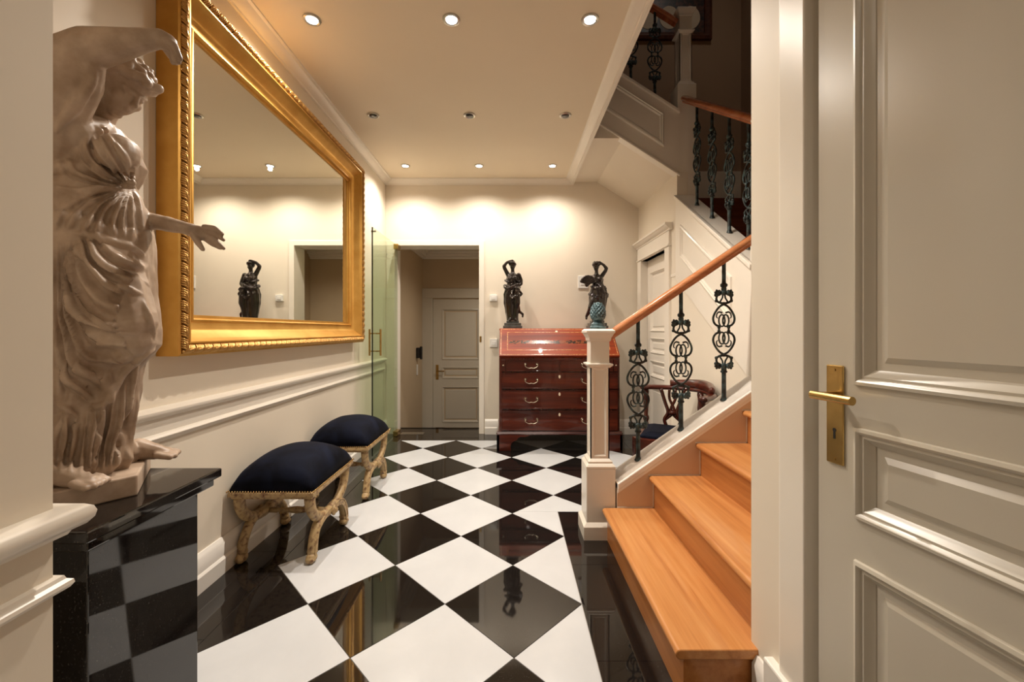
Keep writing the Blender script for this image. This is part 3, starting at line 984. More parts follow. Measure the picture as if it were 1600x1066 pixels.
# ---- balusters
def bezier_loop(pts, n=10, closed=True):
    """Catmull-Rom through points"""
    out_ = []
    m_ = len(pts)
    P_ = [Vector(p) for p in pts]
    rng = m_ if closed else m_ - 1
    for i in range(rng):
        p0 = P_[(i - 1) % m_] if closed or i > 0 else P_[0]
        p1 = P_[i]
        p2 = P_[(i + 1) % m_]
        p3 = P_[(i + 2) % m_] if closed or i + 2 < m_ else P_[-1]
        for k in range(n):
            t = k / n
            out_.append(0.5 * ((2 * p1) + (p2 - p0) * t + (2 * p0 - 5 * p1 + 4 * p2 - p3) * t * t + (3 * p1 - p0 - 3 * p2 + p3) * t ** 3))
    if not closed:
        out_.append(P_[-1])
    return out_


def baluster_meshes():
    shaft = MB()
    shaft.lathe([(0.020, 0), (0.020, 0.004), (0.015, 0.014), (0.012, 0.024), (0.0115, 0.15), (0.012, 0.156), (0.018, 0.160), (0.018, 0.167), (0.011, 0.172), (0.011, 0.2)], (0, 0, 0), 14)
    ush = MB()
    ush.lathe([(0.011, 0.60), (0.012, 0.634), (0.019, 0.642), (0.019, 0.652), (0.012, 0.660), (0.0105, 0.668), (0.0105, 0.79), (0.016, 0.795), (0.018, 0.80)], (0, 0, 0), 14)
    sc = MB()

    def P(x, z):
        return (x, 0, z)
    r = 0.0062
    for s in (1, -1):           # mirrored upper and lower loops about z = .40
        def zz(z):
            return 0.40 + s * (z - 0.40)
        # heart shaped outer loop
        half = [(0.0, 0.540), (0.022, 0.528), (0.044, 0.502), (0.059, 0.468), (0.056, 0.440), (0.040, 0.422), (0.018, 0.418)]
        for sx in (1, -1):
            sc.tube(bezier_loop([P(sx * x, zz(z)) for x, z in half], 6, False), [r] * 37, 8)
            # interlaced ovals
            ov = []
            for k in range(22):
                a = 2 * PI * k / 22
                ov.append(P(sx * 0.011 + 0.017 * math.cos(a), zz(0.449 + 0.033 * math.sin(a))))
            sc.tube(ov, 0.0046, 8, closed=True)
            # crescents
            cr = [(0.010, 0.492), (0.026, 0.497), (0.038, 0.488), (0.041, 0.470), (0.034, 0.462)]
            pts = bezier_loop([P(sx * x, zz(z)) for x, z in cr], 5, False)
            sc.tube(pts, [0.0055 - 0.0028 * i / (len(pts) - 1) for i in range(len(pts))], 8)
            # beads between loops
            if s == 1:
                sc.lathe([(0.004, 0.378), (0.009, 0.384), (0.009, 0.392), (0.006, 0.396), (0.006, 0.404), (0.009, 0.408), (0.009, 0.416), (0.004, 0.422)], (sx * 0.027, 0, 0), 10)
    lfs = []
    for s in (1, -1):
        lf = MB()
        lfs.append(lf)

        def zz(z):
            return 0.40 + s * (z - 0.40)
        for sx in (1, -1):
            # inner scroll with outward curled leaf
            c1_ = [(0.0, 0.545), (0.018, 0.548), (0.036, 0.556), (0.042, 0.572), (0.036, 0.588), (0.020, 0.596), (0.009, 0.606)]
            pts = bezier_loop([P(sx * x, zz(z)) for x, z in c1_], 5, False)
            lf.tube(pts, [0.0072 - 0.0016 * i / (len(pts) - 1) for i in range(len(pts))], 8)
            for (x, z, rr) in ((0.044, 0.592, 0.011), (0.034, 0.603, 0.012), (0.046, 0.606, 0.008), (0.026, 0.612, 0.010), (0.040, 0.617, 0.007), (0.043, 0.560, 0.009)):
                lf.ell(P(sx * x, zz(z)), (rr, rr * 0.8, rr * 1.05), None, 8, 6)
            lf.tube(bezier_loop([P(sx * 0.006, zz(0.60)), P(sx * 0.008, zz(0.578)), P(sx * 0.017, zz(0.562)), P(sx * 0.022, zz(0.552))], 4, False), 0.0048, 8)
            for yy in (0.016, -0.016):
                lf.ell((sx * 0.014, yy, zz(0.604)), (0.010, 0.009, 0.014), None, 8, 6)
        lf.ell(P(0, zz(0.545)), (0.011, 0.010, 0.009), None, 10, 6)
        lf.lathe([(0.009, min(zz(0.59), zz(0.64))), (0.014, min(zz(0.59), zz(0.64)) + 0.01), (0.014, max(zz(0.59), zz(0.64)) - 0.01), (0.010, max(zz(0.59), zz(0.64)))], (0, 0, 0), 12)
    return shaft, ush, sc, lfs


BAL = None


def baluster(parent, p, rz):
    global BAL
    if BAL is None:
        a, us, b_, c_ = baluster_meshes()
        o = smooth_angle(a.build('baluster', 'iron', parent, local=True), 40)
        s_ = b_.build('scrollwork', 'iron', o, smooth=True, local=True)
        smooth_angle(us.build('upper_shaft', 'iron', o, local=True), 40)
        for q in c_:
            q.build('leaf_collar', 'iron', o, smooth=True, local=True)
        BAL = o
    else:
        o = copy_tree(BAL, parent)
    o.location = Vector(p) - ORIGIN[parent.name]
    o.rotation_euler = (0, 0, rz)
    return o


def handrail(parent, p0, p1, mat):
    p0, p1 = Vector(p0), Vector(p1)
    d = (p1 - p0).normalized()
    side = d.cross(Vector((0, 0, 1))).normalized()
    up = side.cross(d)
    prof = [(-0.020, -0.024), (0.020, -0.024), (0.021, -0.012), (0.031, -0.006), (0.033, 0.006), (0.029, 0.018), (0.016, 0.026), (-0.016, 0.026), (-0.029, 0.018), (-0.033, 0.006), (-0.031, -0.006), (-0.021, -0.012)]
    return smooth_angle(MB().prism([p0 + side * a + up * b_ for a, b_ in prof], p1 - p0).build('handrail', mat, parent), 50)


YR = 2.330
rl1 = thing('stair_railing', (0.95, YR, 0.6), 'lower stair railing with oak handrail and three scrolled iron balusters', 'railing')
handrail(rl1, (0.549, YR, 1.095), (1.42, YR, 1.095 + 0.672 * 0.875), 'rail')
for px in (997, 1064, 1131):
    x = (px - CX) / F * YR
    baluster(rl1, (x, YR, z_s1(x) - 0.004), 0)
XR2 = 1.466
rl2 = thing('stair_railing', (XR2, 3.0, 2.0), 'middle stair railing seen end-on with dark wood handrail and iron balusters', 'railing')
handrail(rl2, (XR2, 2.40, 2.417 - 0.13 * 0.68), (XR2, 3.495, 2.417 + 0.965 * 0.68), 'rail_dark')
for y in (3.264, 3.02, 2.782, 2.556):
    baluster(rl2, (XR2, y, z_str2(y) - 0.004), PI / 2)
rl3 = thing('stair_railing', (1.1, YU + 0.06, 3.3), 'topmost stair railing in the shadows above the hall ceiling edge', 'railing')
handrail(rl3, (1.42, YU + 0.06, z_s3(1.42) + 0.80), (0.5, YU + 0.06, z_s3(0.5) + 0.80), 'rail_dark')
for x in (1.235, 1.030, 0.825):
    baluster(rl3, (x, YU + 0.06, z_s3(x) + 0.02), 0)

# picture on the upper wall
pc = thing('framed_picture', (1.75, YB, 4.29), 'dark ornate framed picture with pale oval medallions above the upper stairs', 'picture')
px0, px1, pz0, pz1 = 1.10, 2.185, 4.285, 5.15
MB().frame([(px0, YB, pz0), (px1, YB, pz0), (px1, YB, pz1), (px0, YB, pz1)], (0, -1, 0), [(0, 0.002), (0, 0.04), (0.03, 0.05), (0.06, 0.03), (0.075, 0.032), (0.08, 0.012), (0.08, 0.002)]).build('frame', 'picture_frame', pc)
box('field', 'picture_field', pc, px0 + 0.07, px1 - 0.07, YB - 0.014, YB - 0.003, pz0 + 0.07, pz1 - 0.07)
for cx_ in (1.27, 1.50, 1.73, 1.96):
    for cz in (4.53, 4.88):
        pts = [(cx_ + 0.105 * math.cos(2 * PI * k / 32), YB - 0.014, cz + 0.125 * math.sin(2 * PI * k / 32)) for k in range(32)]
        md = MB().prism(pts, (0, -0.004, 0)).build('medallion', 'medallion', pc)

# ================================================================== MIRROR
MY0, MY1, MZ0, MZ1 = 1.592, 3.605, 1.030, 2.527
XF = XL + 0.098
mir = thing('wall_mirror', (XL, (MY0 + MY1) / 2, MZ0), 'large mirror in a deep gold frame with carved leaf edge on left wall', 'mirror')
cs = [(XL, MY0, MZ0), (XL, MY1, MZ0), (XL, MY1, MZ1), (XL, MY0, MZ1)]
NX = (1, 0, 0)
MB().frame(cs, NX, [(0, 0.002), (0, 0.086), (0.010, 0.090), (0.012, 0.002)]).build('frame_side', 'gold', mir)
smooth_angle(MB().frame(cs, NX, [(0.010, 0.02), (0.010, 0.088), (0.044, 0.092), (0.046, 0.020)]).build('leaf_bed', 'gold', mir))
prof = [(0.044, 0.02), (0.044, 0.088), (0.049, 0.094), (0.055, 0.094), (0.060, 0.086)]
for k in range(9):
    t = k / 8
    prof.append((0.062 + 0.072 * t, 0.082 - 0.052 * math.sin(t * PI / 2)))
prof += [(0.138, 0.034), (0.145, 0.036), (0.150, 0.030), (0.152, 0.020), (0.165, 0.019), (0.166, 0.010), (0.166, 0.004), (0.05, 0.004)]
smooth_angle(MB().frame(cs, NX, prof).build('frame_cove', 'gold', mir), 40)
gd = 0.163
box('mirror_glass', 'mirror', mir, XL + 0.002, XL + 0.012, MY0 + gd, MY1 - gd, MZ0 + gd, MZ1 - gd)
# carved leaves round the outer edge
lfm = MB()
for i in range(5):
    x0 = 0.002 + 0.0085 * i
    r0 = 0.0042 + 0.0006 * (2 - abs(i - 2))
    lfm.tube(bezier_loop([(x0 - 0.004, -0.0165, 0.001), (x0 + 0.001, -0.009, 0.009), (x0 + 0.007, 0.001, 0.0125), (x0 + 0.013, 0.010, 0.008), (x0 + 0.012, 0.0165, 0.001)], 3, False),
             [r0 * q for q in (0.5, 0.7, 0.85, 0.95, 1, 1, 1, 1, 0.95, 0.85, 0.75, 0.6, 0.4)], 6)
lfm.tube(bezier_loop([(0.0, 0.004, 0.006), (0.018, -0.004, 0.013), (0.036, 0.000, 0.014), (0.052, 0.008, 0.008)], 4, False), [0.003 + 0.0022 * math.sin(PI * q / 12) for q in range(13)], 6)
lfm.ell((0.050, -0.010, 0.005), (0.006, 0.005, 0.005), None, 8, 5)
leaf_me = None


def put_leaf(y, z, dy, dz):
    global leaf_me
    if leaf_me is None:
        o = lfm.build('carved_leaf', 'gold_dark', mir, smooth=True, local=True)
        leaf_me = o.data
    else:
        o = bpy.data.objects.new('carved_leaf', leaf_me)
        COL.objects.link(o)
        o.parent = mir
    D = Vector((0, dy, dz))
    Nn = Vector((1, 0, 0))
    T = Nn.cross(D)
    o.rotation_euler = Matrix((D, T, Nn)).transposed().to_euler()
    o.location = Vector((XL + 0.088, y, z)) - mir.location


for a0, b0, a1, b1 in ((MY0, MZ0, MY1, MZ0), (MY1, MZ0, MY1, MZ1), (MY1, MZ1, MY0, MZ1), (MY0, MZ1, MY0, MZ0)):
    L = math.hypot(a1 - a0, b1 - b0)
    dy, dz = (a1 - a0) / L, (b1 - b0) / L
    n = int((L - 0.03) / 0.048)
    for k in range(n):
        s = 0.02 + (L - 0.04) * k / n
        # inward offset
        iy, iz = -dz, dy
        put_leaf(a0 + dy * s + iy * 0.027, b0 + dz * s + iz * 0.027, dy, dz)

# ================================================================== PEDESTAL
ped = thing('stone_pedestal', (-1.14, 1.06, 0), 'polished black granite pedestal under the plaster statue', 'pedestal')
ZP = 0.711
box('slab', 'granite', ped, XL + 0.004, -0.879, 0.863, 1.27, ZP - 0.026, ZP, 0.004)
box('slab_lip', 'granite', ped, XL + 0.004, -0.893, 0.877, 1.256, ZP - 0.05, ZP - 0.0262, 0.004)
box('body', 'granite', ped, XL + 0.035, -0.929, 0.915, 1.238, 0.001, ZP - 0.05, 0.003)

# ================================================================== BUREAU
BX0, BX1, BY0, BY1 = -0.103, 1.031, 3.905, 4.500
bu = thing('writing_bureau', ((BX0 + BX1) / 2, 4.2, 0), 'red mahogany slant-front bureau with four rows of drawers against end wall', 'bureau')
ZB, ZL0, ZL1, YT = 0.170, 0.888, 1.147, 4.205
carc = MB().prism([(BX0, BY0 + 0.012, ZB), (BX0, BY1, ZB), (BX0, BY1, ZL1 - 0.018), (BX0, YT + 0.012, ZL1 - 0.018), (BX0, BY0 + 0.012, ZL0 - 0.02)], (BX1 - BX0, 0, 0))
carc.build('carcase', 'mahogany_z', bu, bevel=0.002)
box('top_board', 'mahogany_lid', bu, BX0 - 0.006, BX1 + 0.006, YT - 0.002, BY1 + 0.004, ZL1 - 0.018, ZL1, 0.003)
Ld = Vector((0, YT - BY0, ZL1 - ZL0)).normalized()
Ln = Vector((0, -Ld.z, Ld.y))
LL = math.hypot(YT - BY0, ZL1 - ZL0)


def LP(x, s, n):
    return Vector((x, BY0, ZL0)) + Ld * s + Ln * n


lid = MB().prism([LP(BX0, 0, -0.02), LP(BX1, 0, -0.02), LP(BX1, LL, -0.02), LP(BX0, LL, -0.02)], Ln * 0.024).build('slant_lid', 'mahogany_lid', bu, bevel=0.002)
for (a, s0, b_, s1) in ((BX0 + 0.012, 0.012, BX1 - 0.012, LL - 0.012), (BX0 + 0.075, 0.075, BX1 - 0.075, LL - 0.06)):
    cs = [LP(a, s0, 0.004), LP(b_, s0, 0.004), LP(b_, s1, 0.004), LP(a, s1, 0.004)]
    MB().frame(cs, Ln, [(0, 0), (0, 0.0006), (0.006, 0.0006), (0.006, 0)]).build('inlay_line', 'inlay', lid)
MB().prism([LP(BX0 + 0.09, LL * 0.42, 0.004), LP(BX1 - 0.09, LL * 0.42, 0.004), LP(BX1 - 0.09, LL * 0.54, 0.004), LP(BX0 + 0.09, LL * 0.54, 0.004)], Ln * 0.0005).build('marquetry_band', 'inlay_dark', lid)
xm = (BX0 + BX1) / 2
MB().prism([LP(xm + 0.012 * math.cos(2 * PI * k / 16), LL - 0.05 + 0.012 * math.sin(2 * PI * k / 16), 0.004) for k in range(16)], Ln * 0.002).build('keyhole_plate', 'bone', lid)
pull_src = None


def bail_pull(parent, x, z):
    global pull_src
    if pull_src is None:
        q = MB()
        for sx in (-1, 1):
            q.lathe([(0.003, 0.0), (0.014, 0.001), (0.015, 0.004), (0.010, 0.007), (0.006, 0.018), (0.008, 0.022), (0.005, 0.026)], (0, 0, 0), 12, 'z')
            for i in range(len(q.v) - 84, len(q.v)):
                p = q.v[i]
                q.v[i] = Vector((p.x + sx * 0.055, -p.z, p.y))
        pts = bezier_loop([(-0.055, -0.022, 0), (-0.058, -0.024, -0.014), (-0.045, -0.024, -0.026), (-0.02, -0.024, -0.036), (0, -0.024, -0.032), (0.02, -0.024, -0.036), (0.045, -0.024, -0.026), (0.058, -0.024, -0.014), (0.055, -0.022, 0)], 5, False)
        q.tube(pts, 0.0042, 8)
        o = q.build('bail_pull', 'pull', parent, smooth=True, local=True)
        pull_src = o
    else:
        o = pull_src.copy()
        COL.objects.link(o)
        o.parent = parent
    o.location = Vector((x, BY0 - 0.002, z)) - ORIGIN[parent.name]


def drawer(x0, x1, z0, z1, pulls, key):
    d = box('drawer', 'mahogany', bu, x0, x1, BY0 - 0.002, BY0 + 0.3, z0, z1, 0.003)
    MB().frame([(x0, BY0 - 0.002, z0), (x1, BY0 - 0.002, z0), (x1, BY0 - 0.002, z1), (x0, BY0 - 0.002, z1)], (0, -1, 0), [(0, 0), (0, 0.005), (0.006, 0.005), (0.008, 0)]).build('cockbead', 'mahogany', d)
    for p in pulls:
        bail_pull(d, p, (z0 + z1) / 2 + 0.012)
    if key:
        zc_ = z1 - 0.036
        MB().prism([(xm + 0.0095 * math.cos(2 * PI * k / 14), BY0 - 0.002, zc_ + 0.016 * math.sin(2 * PI * k / 14)) for k in range(14)], (0, -0.002, 0)).build('keyhole_plate', 'bone', d)


xi0, xi1 = BX0 + 0.022, BX1 - 0.022
drawer(xi0 + 0.045, xm - 0.004, 0.744, 0.852, [xm - 0.265], False)
drawer(xm + 0.004, xi1 - 0.045, 0.744, 0.852, [xm + 0.265], False)
for x0 in (xi0, xi1 - 0.035):
    lp = box('loper', 'mahogany', bu, x0, x0 + 0.035, BY0 - 0.003, BY0 + 0.3, 0.744, 0.852, 0.002)
    MB().lathe([(0.007, 0), (0.004, 0.006), (0.008, 0.012), (0.004, 0.016)], (0, 0, 0), 10).xf(Matrix.Translation((x0 + 0.0175, BY0 - 0.003, 0.80)) @ Matrix.Rotation(PI / 2, 4, 'X')).build('loper_knob', 'pull', lp)
for z0, z1 in ((0.582, 0.730), (0.392, 0.566), (0.190, 0.374)):
    drawer(xi0, xi1, z0, z1, [xm - 0.265, xm + 0.265], True)
BM = [(0, 0), (0.024, 0), (0.028, 0.010), (0.022, 0.018), (0.014, 0.028), (0, 0.030)]
smooth_angle(MB().mould((BX0 - 0.018, BY0 + 0.012, 0.150), (BX1 + 0.018, BY0 + 0.012, 0.150), (0, -1, 0), (0, 0, 1), BM).build('base_moulding', 'mahogany', bu))
for xs, sgn in ((BX0, 1), (BX1, -1)):
    smooth_angle(MB().mould((xs, BY0, 0.150), (xs, BY1, 0.150), (-sgn, 0, 0), (0, 0, 1), BM).build('base_moulding', 'mahogany_z', bu))
    # ogee bracket feet: front face with scalloped inner edge
    cur = [(-0.022, 0), (-0.022, 0.150), (0.30, 0.150), (0.27, 0.138), (0.235, 0.128), (0.205, 0.132), (0.18, 0.122), (0.165, 0.098), (0.14, 0.092), (0.118, 0.074), (0.108, 0.045), (0.112, 0.0)]
    MB().prism([(xs + sgn * a, BY0 - 0.014, z_) for a, z_ in cur], (0, 0.03, 0)).build('bracket_foot', 'mahogany', bu, bevel=0.002)
    MB().prism([(xs - sgn * 0.022, BY0 - 0.014 + a + 0.022, z_) for a, z_ in cur], (sgn * 0.025, 0, 0)).build('bracket_foot', 'mahogany_z', bu, bevel=0.002)
    box('bracket_foot', 'mahogany_z', bu, min(xs, xs + sgn * 0.09), max(xs, xs + sgn * 0.09), BY1 - 0.06, BY1, 0, 0.150)

# ================================================================== STOOLS
def make_stool(loc, label):
    t = thing('curule_stool', loc, label, 'stool', 'matching navy velvet stools under the mirror')
    w2, l2 = 0.205, 0.255          # half sizes in x, y
    zr = 0.335
    MB().box(-w2, w2, -l2, l2, zr, zr + 0.024).build('seat_rail', 'gilt_old', t, bevel=0.006, local=True)
    mbs = MB().box(-w2 + 0.012, w2 - 0.012, -l2 + 0.012, l2 - 0.012, zr - 0.012, zr)
    mbs.build('apron', 'gilt_old', t, bevel=0.004, local=True)
    # domed cushion
    n = 28
    vs, fs = [], []
    for j in range(n + 1):
        for i in range(n + 1):
            u, v_ = -1 + 2 * i / n, -1 + 2 * j / n
            f = (1 - abs(u) ** 2.6) ** 0.5 * (1 - abs(v_) ** 2.6) ** 0.5
            x = u * (w2 - 0.004) * (1 + 0.035 * f)
            y = v_ * (l2 - 0.004) * (1 + 0.03 * f)
            z = zr + 0.024 + 0.018 * min(1, 8 * (1 - max(abs(u), abs(v_)))) + 0.135 * f + 0.004 * noise.noise(Vector((u * 2, v_ * 2, loc[1])))
            vs.append((x, y, z))
    for j in range(n):
        for i in range(n):
            a = j * (n + 1) + i
            fs.append((a, a + 1, a + n + 2, a + n + 1))
    ring = [i for i in range(n + 1)] + [(n + 1) * j + n for j in range(1, n + 1)] + [(n + 1) * n + i for i in range(n - 1, -1, -1)] + [(n + 1) * j for j in range(n - 1, 0, -1)]
    fs.append(tuple(ring[::-1]))
    cu = MB().add(vs, fs).build('cushion', 'velvet', t, local=True)
    cu.data.polygons.foreach_set('use_smooth', [True] * (len(fs) - 1) + [False])
    # nail heads
    nl = MB()
    step = 0.0125
    for s in (-1, 1):
        k = int(2 * w2 / step)
        for i in range(k + 1):
            nl.ell((-w2 + 2 * w2 * i / k, s * (l2 - 0.001), zr + 0.028), (0.0045, 0.0035, 0.0045), None, 6, 4)
        k = int(2 * l2 / step)
        for i in range(k + 1):
            nl.ell((s * (w2 - 0.001), -l2 + 2 * l2 * i / k, zr + 0.028), (0.0035, 0.0045, 0.0045), None, 6, 4)
    tag(nl.build('nail_row', 'nail', t, smooth=True, local=True), kind='stuff')
    # curule ends in planes x = +-
    for sx in (-1, 1):
        x = sx * (w2 - 0.035)
        for sy in (-1, 1):
            up = bezier_loop([(x, sy * 0.215, zr - 0.012), (x, sy * 0.205, 0.268), (x, sy * 0.165, 0.215), (x, sy * 0.09, 0.178), (x, 0, 0.165)], 6, False)
            lg = MB().tube(up, [0.030 - 0.006 * i / (len(up) - 1) for i in range(len(up))], 10, flat=0.8)
            dn = bezier_loop([(x, 0, 0.172), (x, sy * 0.07, 0.178), (x, sy * 0.135, 0.158), (x, sy * 0.178, 0.105), (x, sy * 0.193, 0.05), (x, sy * 0.190, 0.020)], 6, False)
            lg.tube(dn, [0.026 - 0.006 * i / (len(dn) - 1) for i in range(len(dn))], 10, flat=0.85)
            leg = lg.build('leg', 'gilt_old', t, smooth=True, local=True)
            # carved grooves and scroll foot
            for off in (-0.011, 0.011):
                MB().tube([Vector(p) + Vector((sx * 0.020, 0, 0)) + Vector((0, off * 0.8, off)) for p in dn[2:-3]], 0.005, 6).build('carved_bead', 'gilt_old', leg, smooth=True, local=True)
            ft = MB().ell((x, sy * 0.196, 0.024), (0.026, 0.030, 0.024)).ell((x, sy * 0.215, 0.018), (0.022, 0.016, 0.017)).ell((x, sy * 0.19, 0.05), (0.024, 0.022, 0.022))
            ft.build('scroll_foot', 'gilt_old', leg, smooth=True, local=True)
        bs = MB().lathe([(0.004, 0), (0.026, 0.004), (0.028, 0.012), (0.018, 0.018), (0.012, 0.026), (0.003, 0.03)], (0, 0, 0), 16)
        bs.xf(Matrix.Translation((x + sx * 0.018, 0, 0.170)) @ Matrix.Rotation(sx * PI / 2, 4, 'Y')).build('rosette', 'gilt_old', t, smooth=True, local=True)
    xw = w2 - 0.05
    prf = [(0.014, -xw), (0.015, -xw * 0.7), (0.010, -xw * 0.6), (0.020, -xw * 0.5), (0.010, -xw * 0.42), (0.016, -xw * 0.2), (0.019, 0), (0.016, xw * 0.2), (0.010, xw * 0.42), (0.020, xw * 0.5), (0.010, xw * 0.6), (0.015, xw * 0.7), (0.014, xw)]
    MB().lathe(prf, (0, 0, 0.170), 14, 'x').build('stretcher', 'gilt_old', t, smooth=True, local=True)
    return t


make_stool((-1.138, 2.225, 0), 'navy velvet stool on curved gilt legs, the nearer one beside the pedestal')
make_stool((-1.138, 2.985, 0), 'navy velvet stool on curved gilt legs, the farther one by the glass door')

# ================================================================== CORNER CHAIR
ch = thing('corner_chair', (1.1, 2.85, 0), 'dark mahogany corner armchair with navy seat behind the stair railing', 'chair')
Fp, Lp, Rp, Bp = Vector((0.845, 2.765, 0)), Vector((1.02, 3.12, 0)), Vector((1.195, 2.59, 0)), Vector((1.345, 2.94, 0))
Z = Vector((0, 0, 1))
for p, h_ in ((Fp, 0.42), (Lp, 0.69), (Rp, 0.69), (Bp, 0.69)):
    if h_ < 0.5:
        MB().add([], []).prism([p + Vector((a, b_, 0)) for a, b_ in ((-0.026, -0.026), (0.026, -0.026), (0.026, 0.026), (-0.026, 0.026))], (0, 0, h_)).build('leg', 'mahogany_z', ch, bevel=0.004)
    else:
        lg = MB().prism([p + Vector((a, b_, 0)) for a, b_ in ((-0.022, -0.022), (0.022, -0.022), (0.022, 0.022), (-0.022, 0.022))], (0, 0, 0.42))
        lg.lathe([(0.022, 0.42), (0.016, 0.45), (0.024, 0.47), (0.024, 0.48), (0.015, 0.50), (0.020, 0.58), (0.016, 0.64), (0.022, 0.67), (0.02, 0.70)], (p.x, p.y, 0), 14)
        smooth_angle(lg.build('leg', 'mahogany_z', ch), 45)
for a, b_ in ((Fp, Lp), (Lp, Bp), (Bp, Rp), (Rp, Fp)):
    d = (b_ - a).normalized()
    n = Vector((-d.y, d.x, 0))
    MB().prism([a + n * s + Z * 0.34 for s in (-0.018, 0.018)] + [b_ + n * s + Z * 0.34 for s in (0.018, -0.018)], (0, 0, 0.075)).build('seat_rail', 'mahogany', ch, bevel=0.003)
cc = (Fp + Lp + Rp + Bp) / 4
sv = [cc + (p - cc) * 0.93 for p in (Fp, Rp, Bp, Lp)]
sm = MB()
sm.add([p + Z * 0.405 for p in sv] + [p + Z * 0.432 for p in sv] + [cc + (p - cc) * 0.7 + Z * 0.452 for p in sv], [(3, 2, 1, 0)] + [(i, (i + 1) % 4, (i + 1) % 4 + 4, i + 4) for i in range(4)] + [(i + 4, (i + 1) % 4 + 4, (i + 1) % 4 + 8, i + 8) for i in range(4)] + [(8, 9, 10, 11)])
sm.build('seat', 'velvet', ch, bevel=0.008)
arm = bezier_loop([Lp + Vector((-0.03, -0.06, 0.705)), Lp + Vector((0, 0, 0.705)), Vector((1.19, 3.09, 0.705)), Vector((1.325, 2.98, 0.705)), Vector((1.352, 2.84, 0.705)), Vector((1.30, 2.68, 0.705)), Rp + Vector((0.02, -0.01, 0.705)), Rp + Vector((-0.02, -0.05, 0.705))], 6, False)
na = len(arm)
MB().tube(arm, 0.030, 10, flat=0.6, ref=(0, 0, 1)).build('arm_rail', 'mahogany', ch, smooth=True)
cr = arm[12:32]
MB().tube([p + Z * 0.035 for p in cr], [0.018 + 0.016 * math.sin(PI * i / (len(cr) - 1)) for i in range(len(cr))], 10, flat=1.2, ref=(0, 0, 1)).build('crest_rail', 'mahogany', ch, smooth=True)
for a, b_ in ((Lp, Bp), (Bp, Rp)):
    d = (b_ - a).normalized()
    mid = (a + b_) / 2
    n = Vector((-d.y, d.x, 0))
    sp = MB()
    for s in (-1, 1):
        sp.tube(bezier_loop([mid + d * 0.03 * s + Z * 0.41, mid + d * 0.055 * s + Z * 0.47, mid + d * 0.03 * s + Z * 0.53, mid + d * 0.05 * s + Z * 0.60, mid + d * 0.08 * s + Z * 0.70], 5, False), 0.013, 8)
        sp.tube(bezier_loop([mid + d * 0.055 * s + Z * 0.47, mid + Z * 0.52, mid - d * 0.01 * s + Z * 0.56, mid + d * 0.02 * s + Z * 0.63, mid + d * 0.02 * s + Z * 0.70], 5, False), 0.010, 8)
    sp.ell(mid + Z * 0.53, (0.03, 0.03, 0.022))
    sp.build('back_splat', 'mahogany_z', ch, smooth=True)

# ================================================================== WALL FITTINGS
def wall_box(px, py, wpx, hpx, label, depth=0.022):
    x, z = (px - CX) / F * YB, H - (py - CY) / F * YB
    w_, h_ = wpx / F * YB / 2, hpx / F * YB / 2
    t = thing('wall_switch', (x, YB, z), label, 'switch')
    box('housing', 'white_plastic', t, x - w_, x + w_, YB - depth, YB, z - h_, z + h_, 0.004)
    box('button', 'white_plastic', t, x - w_ * 0.5, x + w_ * 0.5, YB - depth - 0.004, YB - depth, z - h_ * 0.5, z + h_ * 0.4, 0.002)


wall_box(771, 466, 12, 10, 'upper small white control box between doorway and bronze figure')
wall_box(771.5, 536, 12, 13, 'lower white wall switch between doorway and bureau')
wall_box(911, 441, 16, 20, 'white wall plate behind the right-hand bronze figure', 0.012)
ib = thing('intercom', (XC0, 6.1, 0.6), 'small dark intercom handset on the lobby wall', 'intercom')
xi = XC0
box('body', 'dark', ib, xi, xi + 0.05, 6.36, 6.46, 0.70, 0.86, 0.008)
box('handset', 'dark', ib, xi + 0.05, xi + 0.085, 6.40, 6.44, 0.68, 0.88, 0.008)
box('cable_cover', 'white_plastic', ib, xi, xi + 0.02, 6.38, 6.43, 0.44, 0.60, 0.004)

# ================================================================== DOWNLIGHTS
ROWS = ((2.185, True), (3.16, False), (4.13, True), (1.21, False))
XSPOT = (-1.04, -0.308, 0.42)


def downlight(x, y, z, lit, label, watts=SPOT_W, size=150, lampcol=LIGHT_COL):
    t = thing('ceiling_downlight', (x, y, z), label, 'downlight', 'recessed ceiling downlights')
    MB().lathe([(0.030, -0.001), (0.030, -0.006), (0.036, -0.009), (0.044, -0.007), (0.046, -0.001)], (x, y, z), 24).build('rim', 'chrome', t, smooth=False)
    smooth_angle(MB().lathe([(0.004, -0.010), (0.020, -0.0095), (0.0285, -0.0065), (0.0285, -0.001)], (x, y, z), 20).build('bulb', 'bulb' if lit else 'bulb_off', t))
    if lit:
        L = bpy.data.lights.new('spot_lamp', 'SPOT')
        L.energy = watts
        L.color = lampcol
        L.spot_size = math.radians(size)
        L.spot_blend = 1.0
        L.shadow_soft_size = 0.020
        lo_ = bpy.data.objects.new('spot_lamp', L)
        COL.objects.link(lo_)
        lo_.parent = t
        lo_.location = (0, 0, -0.032)
    return t


side = ('over the mirror side', 'in the middle', 'by the stair opening')
rown = ('lit downlight in the nearest visible ceiling row', 'unlit downlight in the middle ceiling row', 'lit downlight in the row nearest the end wall', 'unlit downlight above the entrance end')
for (y, lit), rn in zip(ROWS, rown):
    for x, sd in zip(XSPOT, side):
        downlight(x, y, ZC, lit, rn + ', ' + sd, SPOT_W if y < 3 else SPOT_W * 0.54)
for x, sd in ((-0.35, 'left'), (0.35, 'right')):  # added weak fill lamps, out of view, for the foreground
    downlight(x, -0.35, ZC, True, 'added fill downlight in the entrance ceiling behind the viewer, ' + sd, 9)
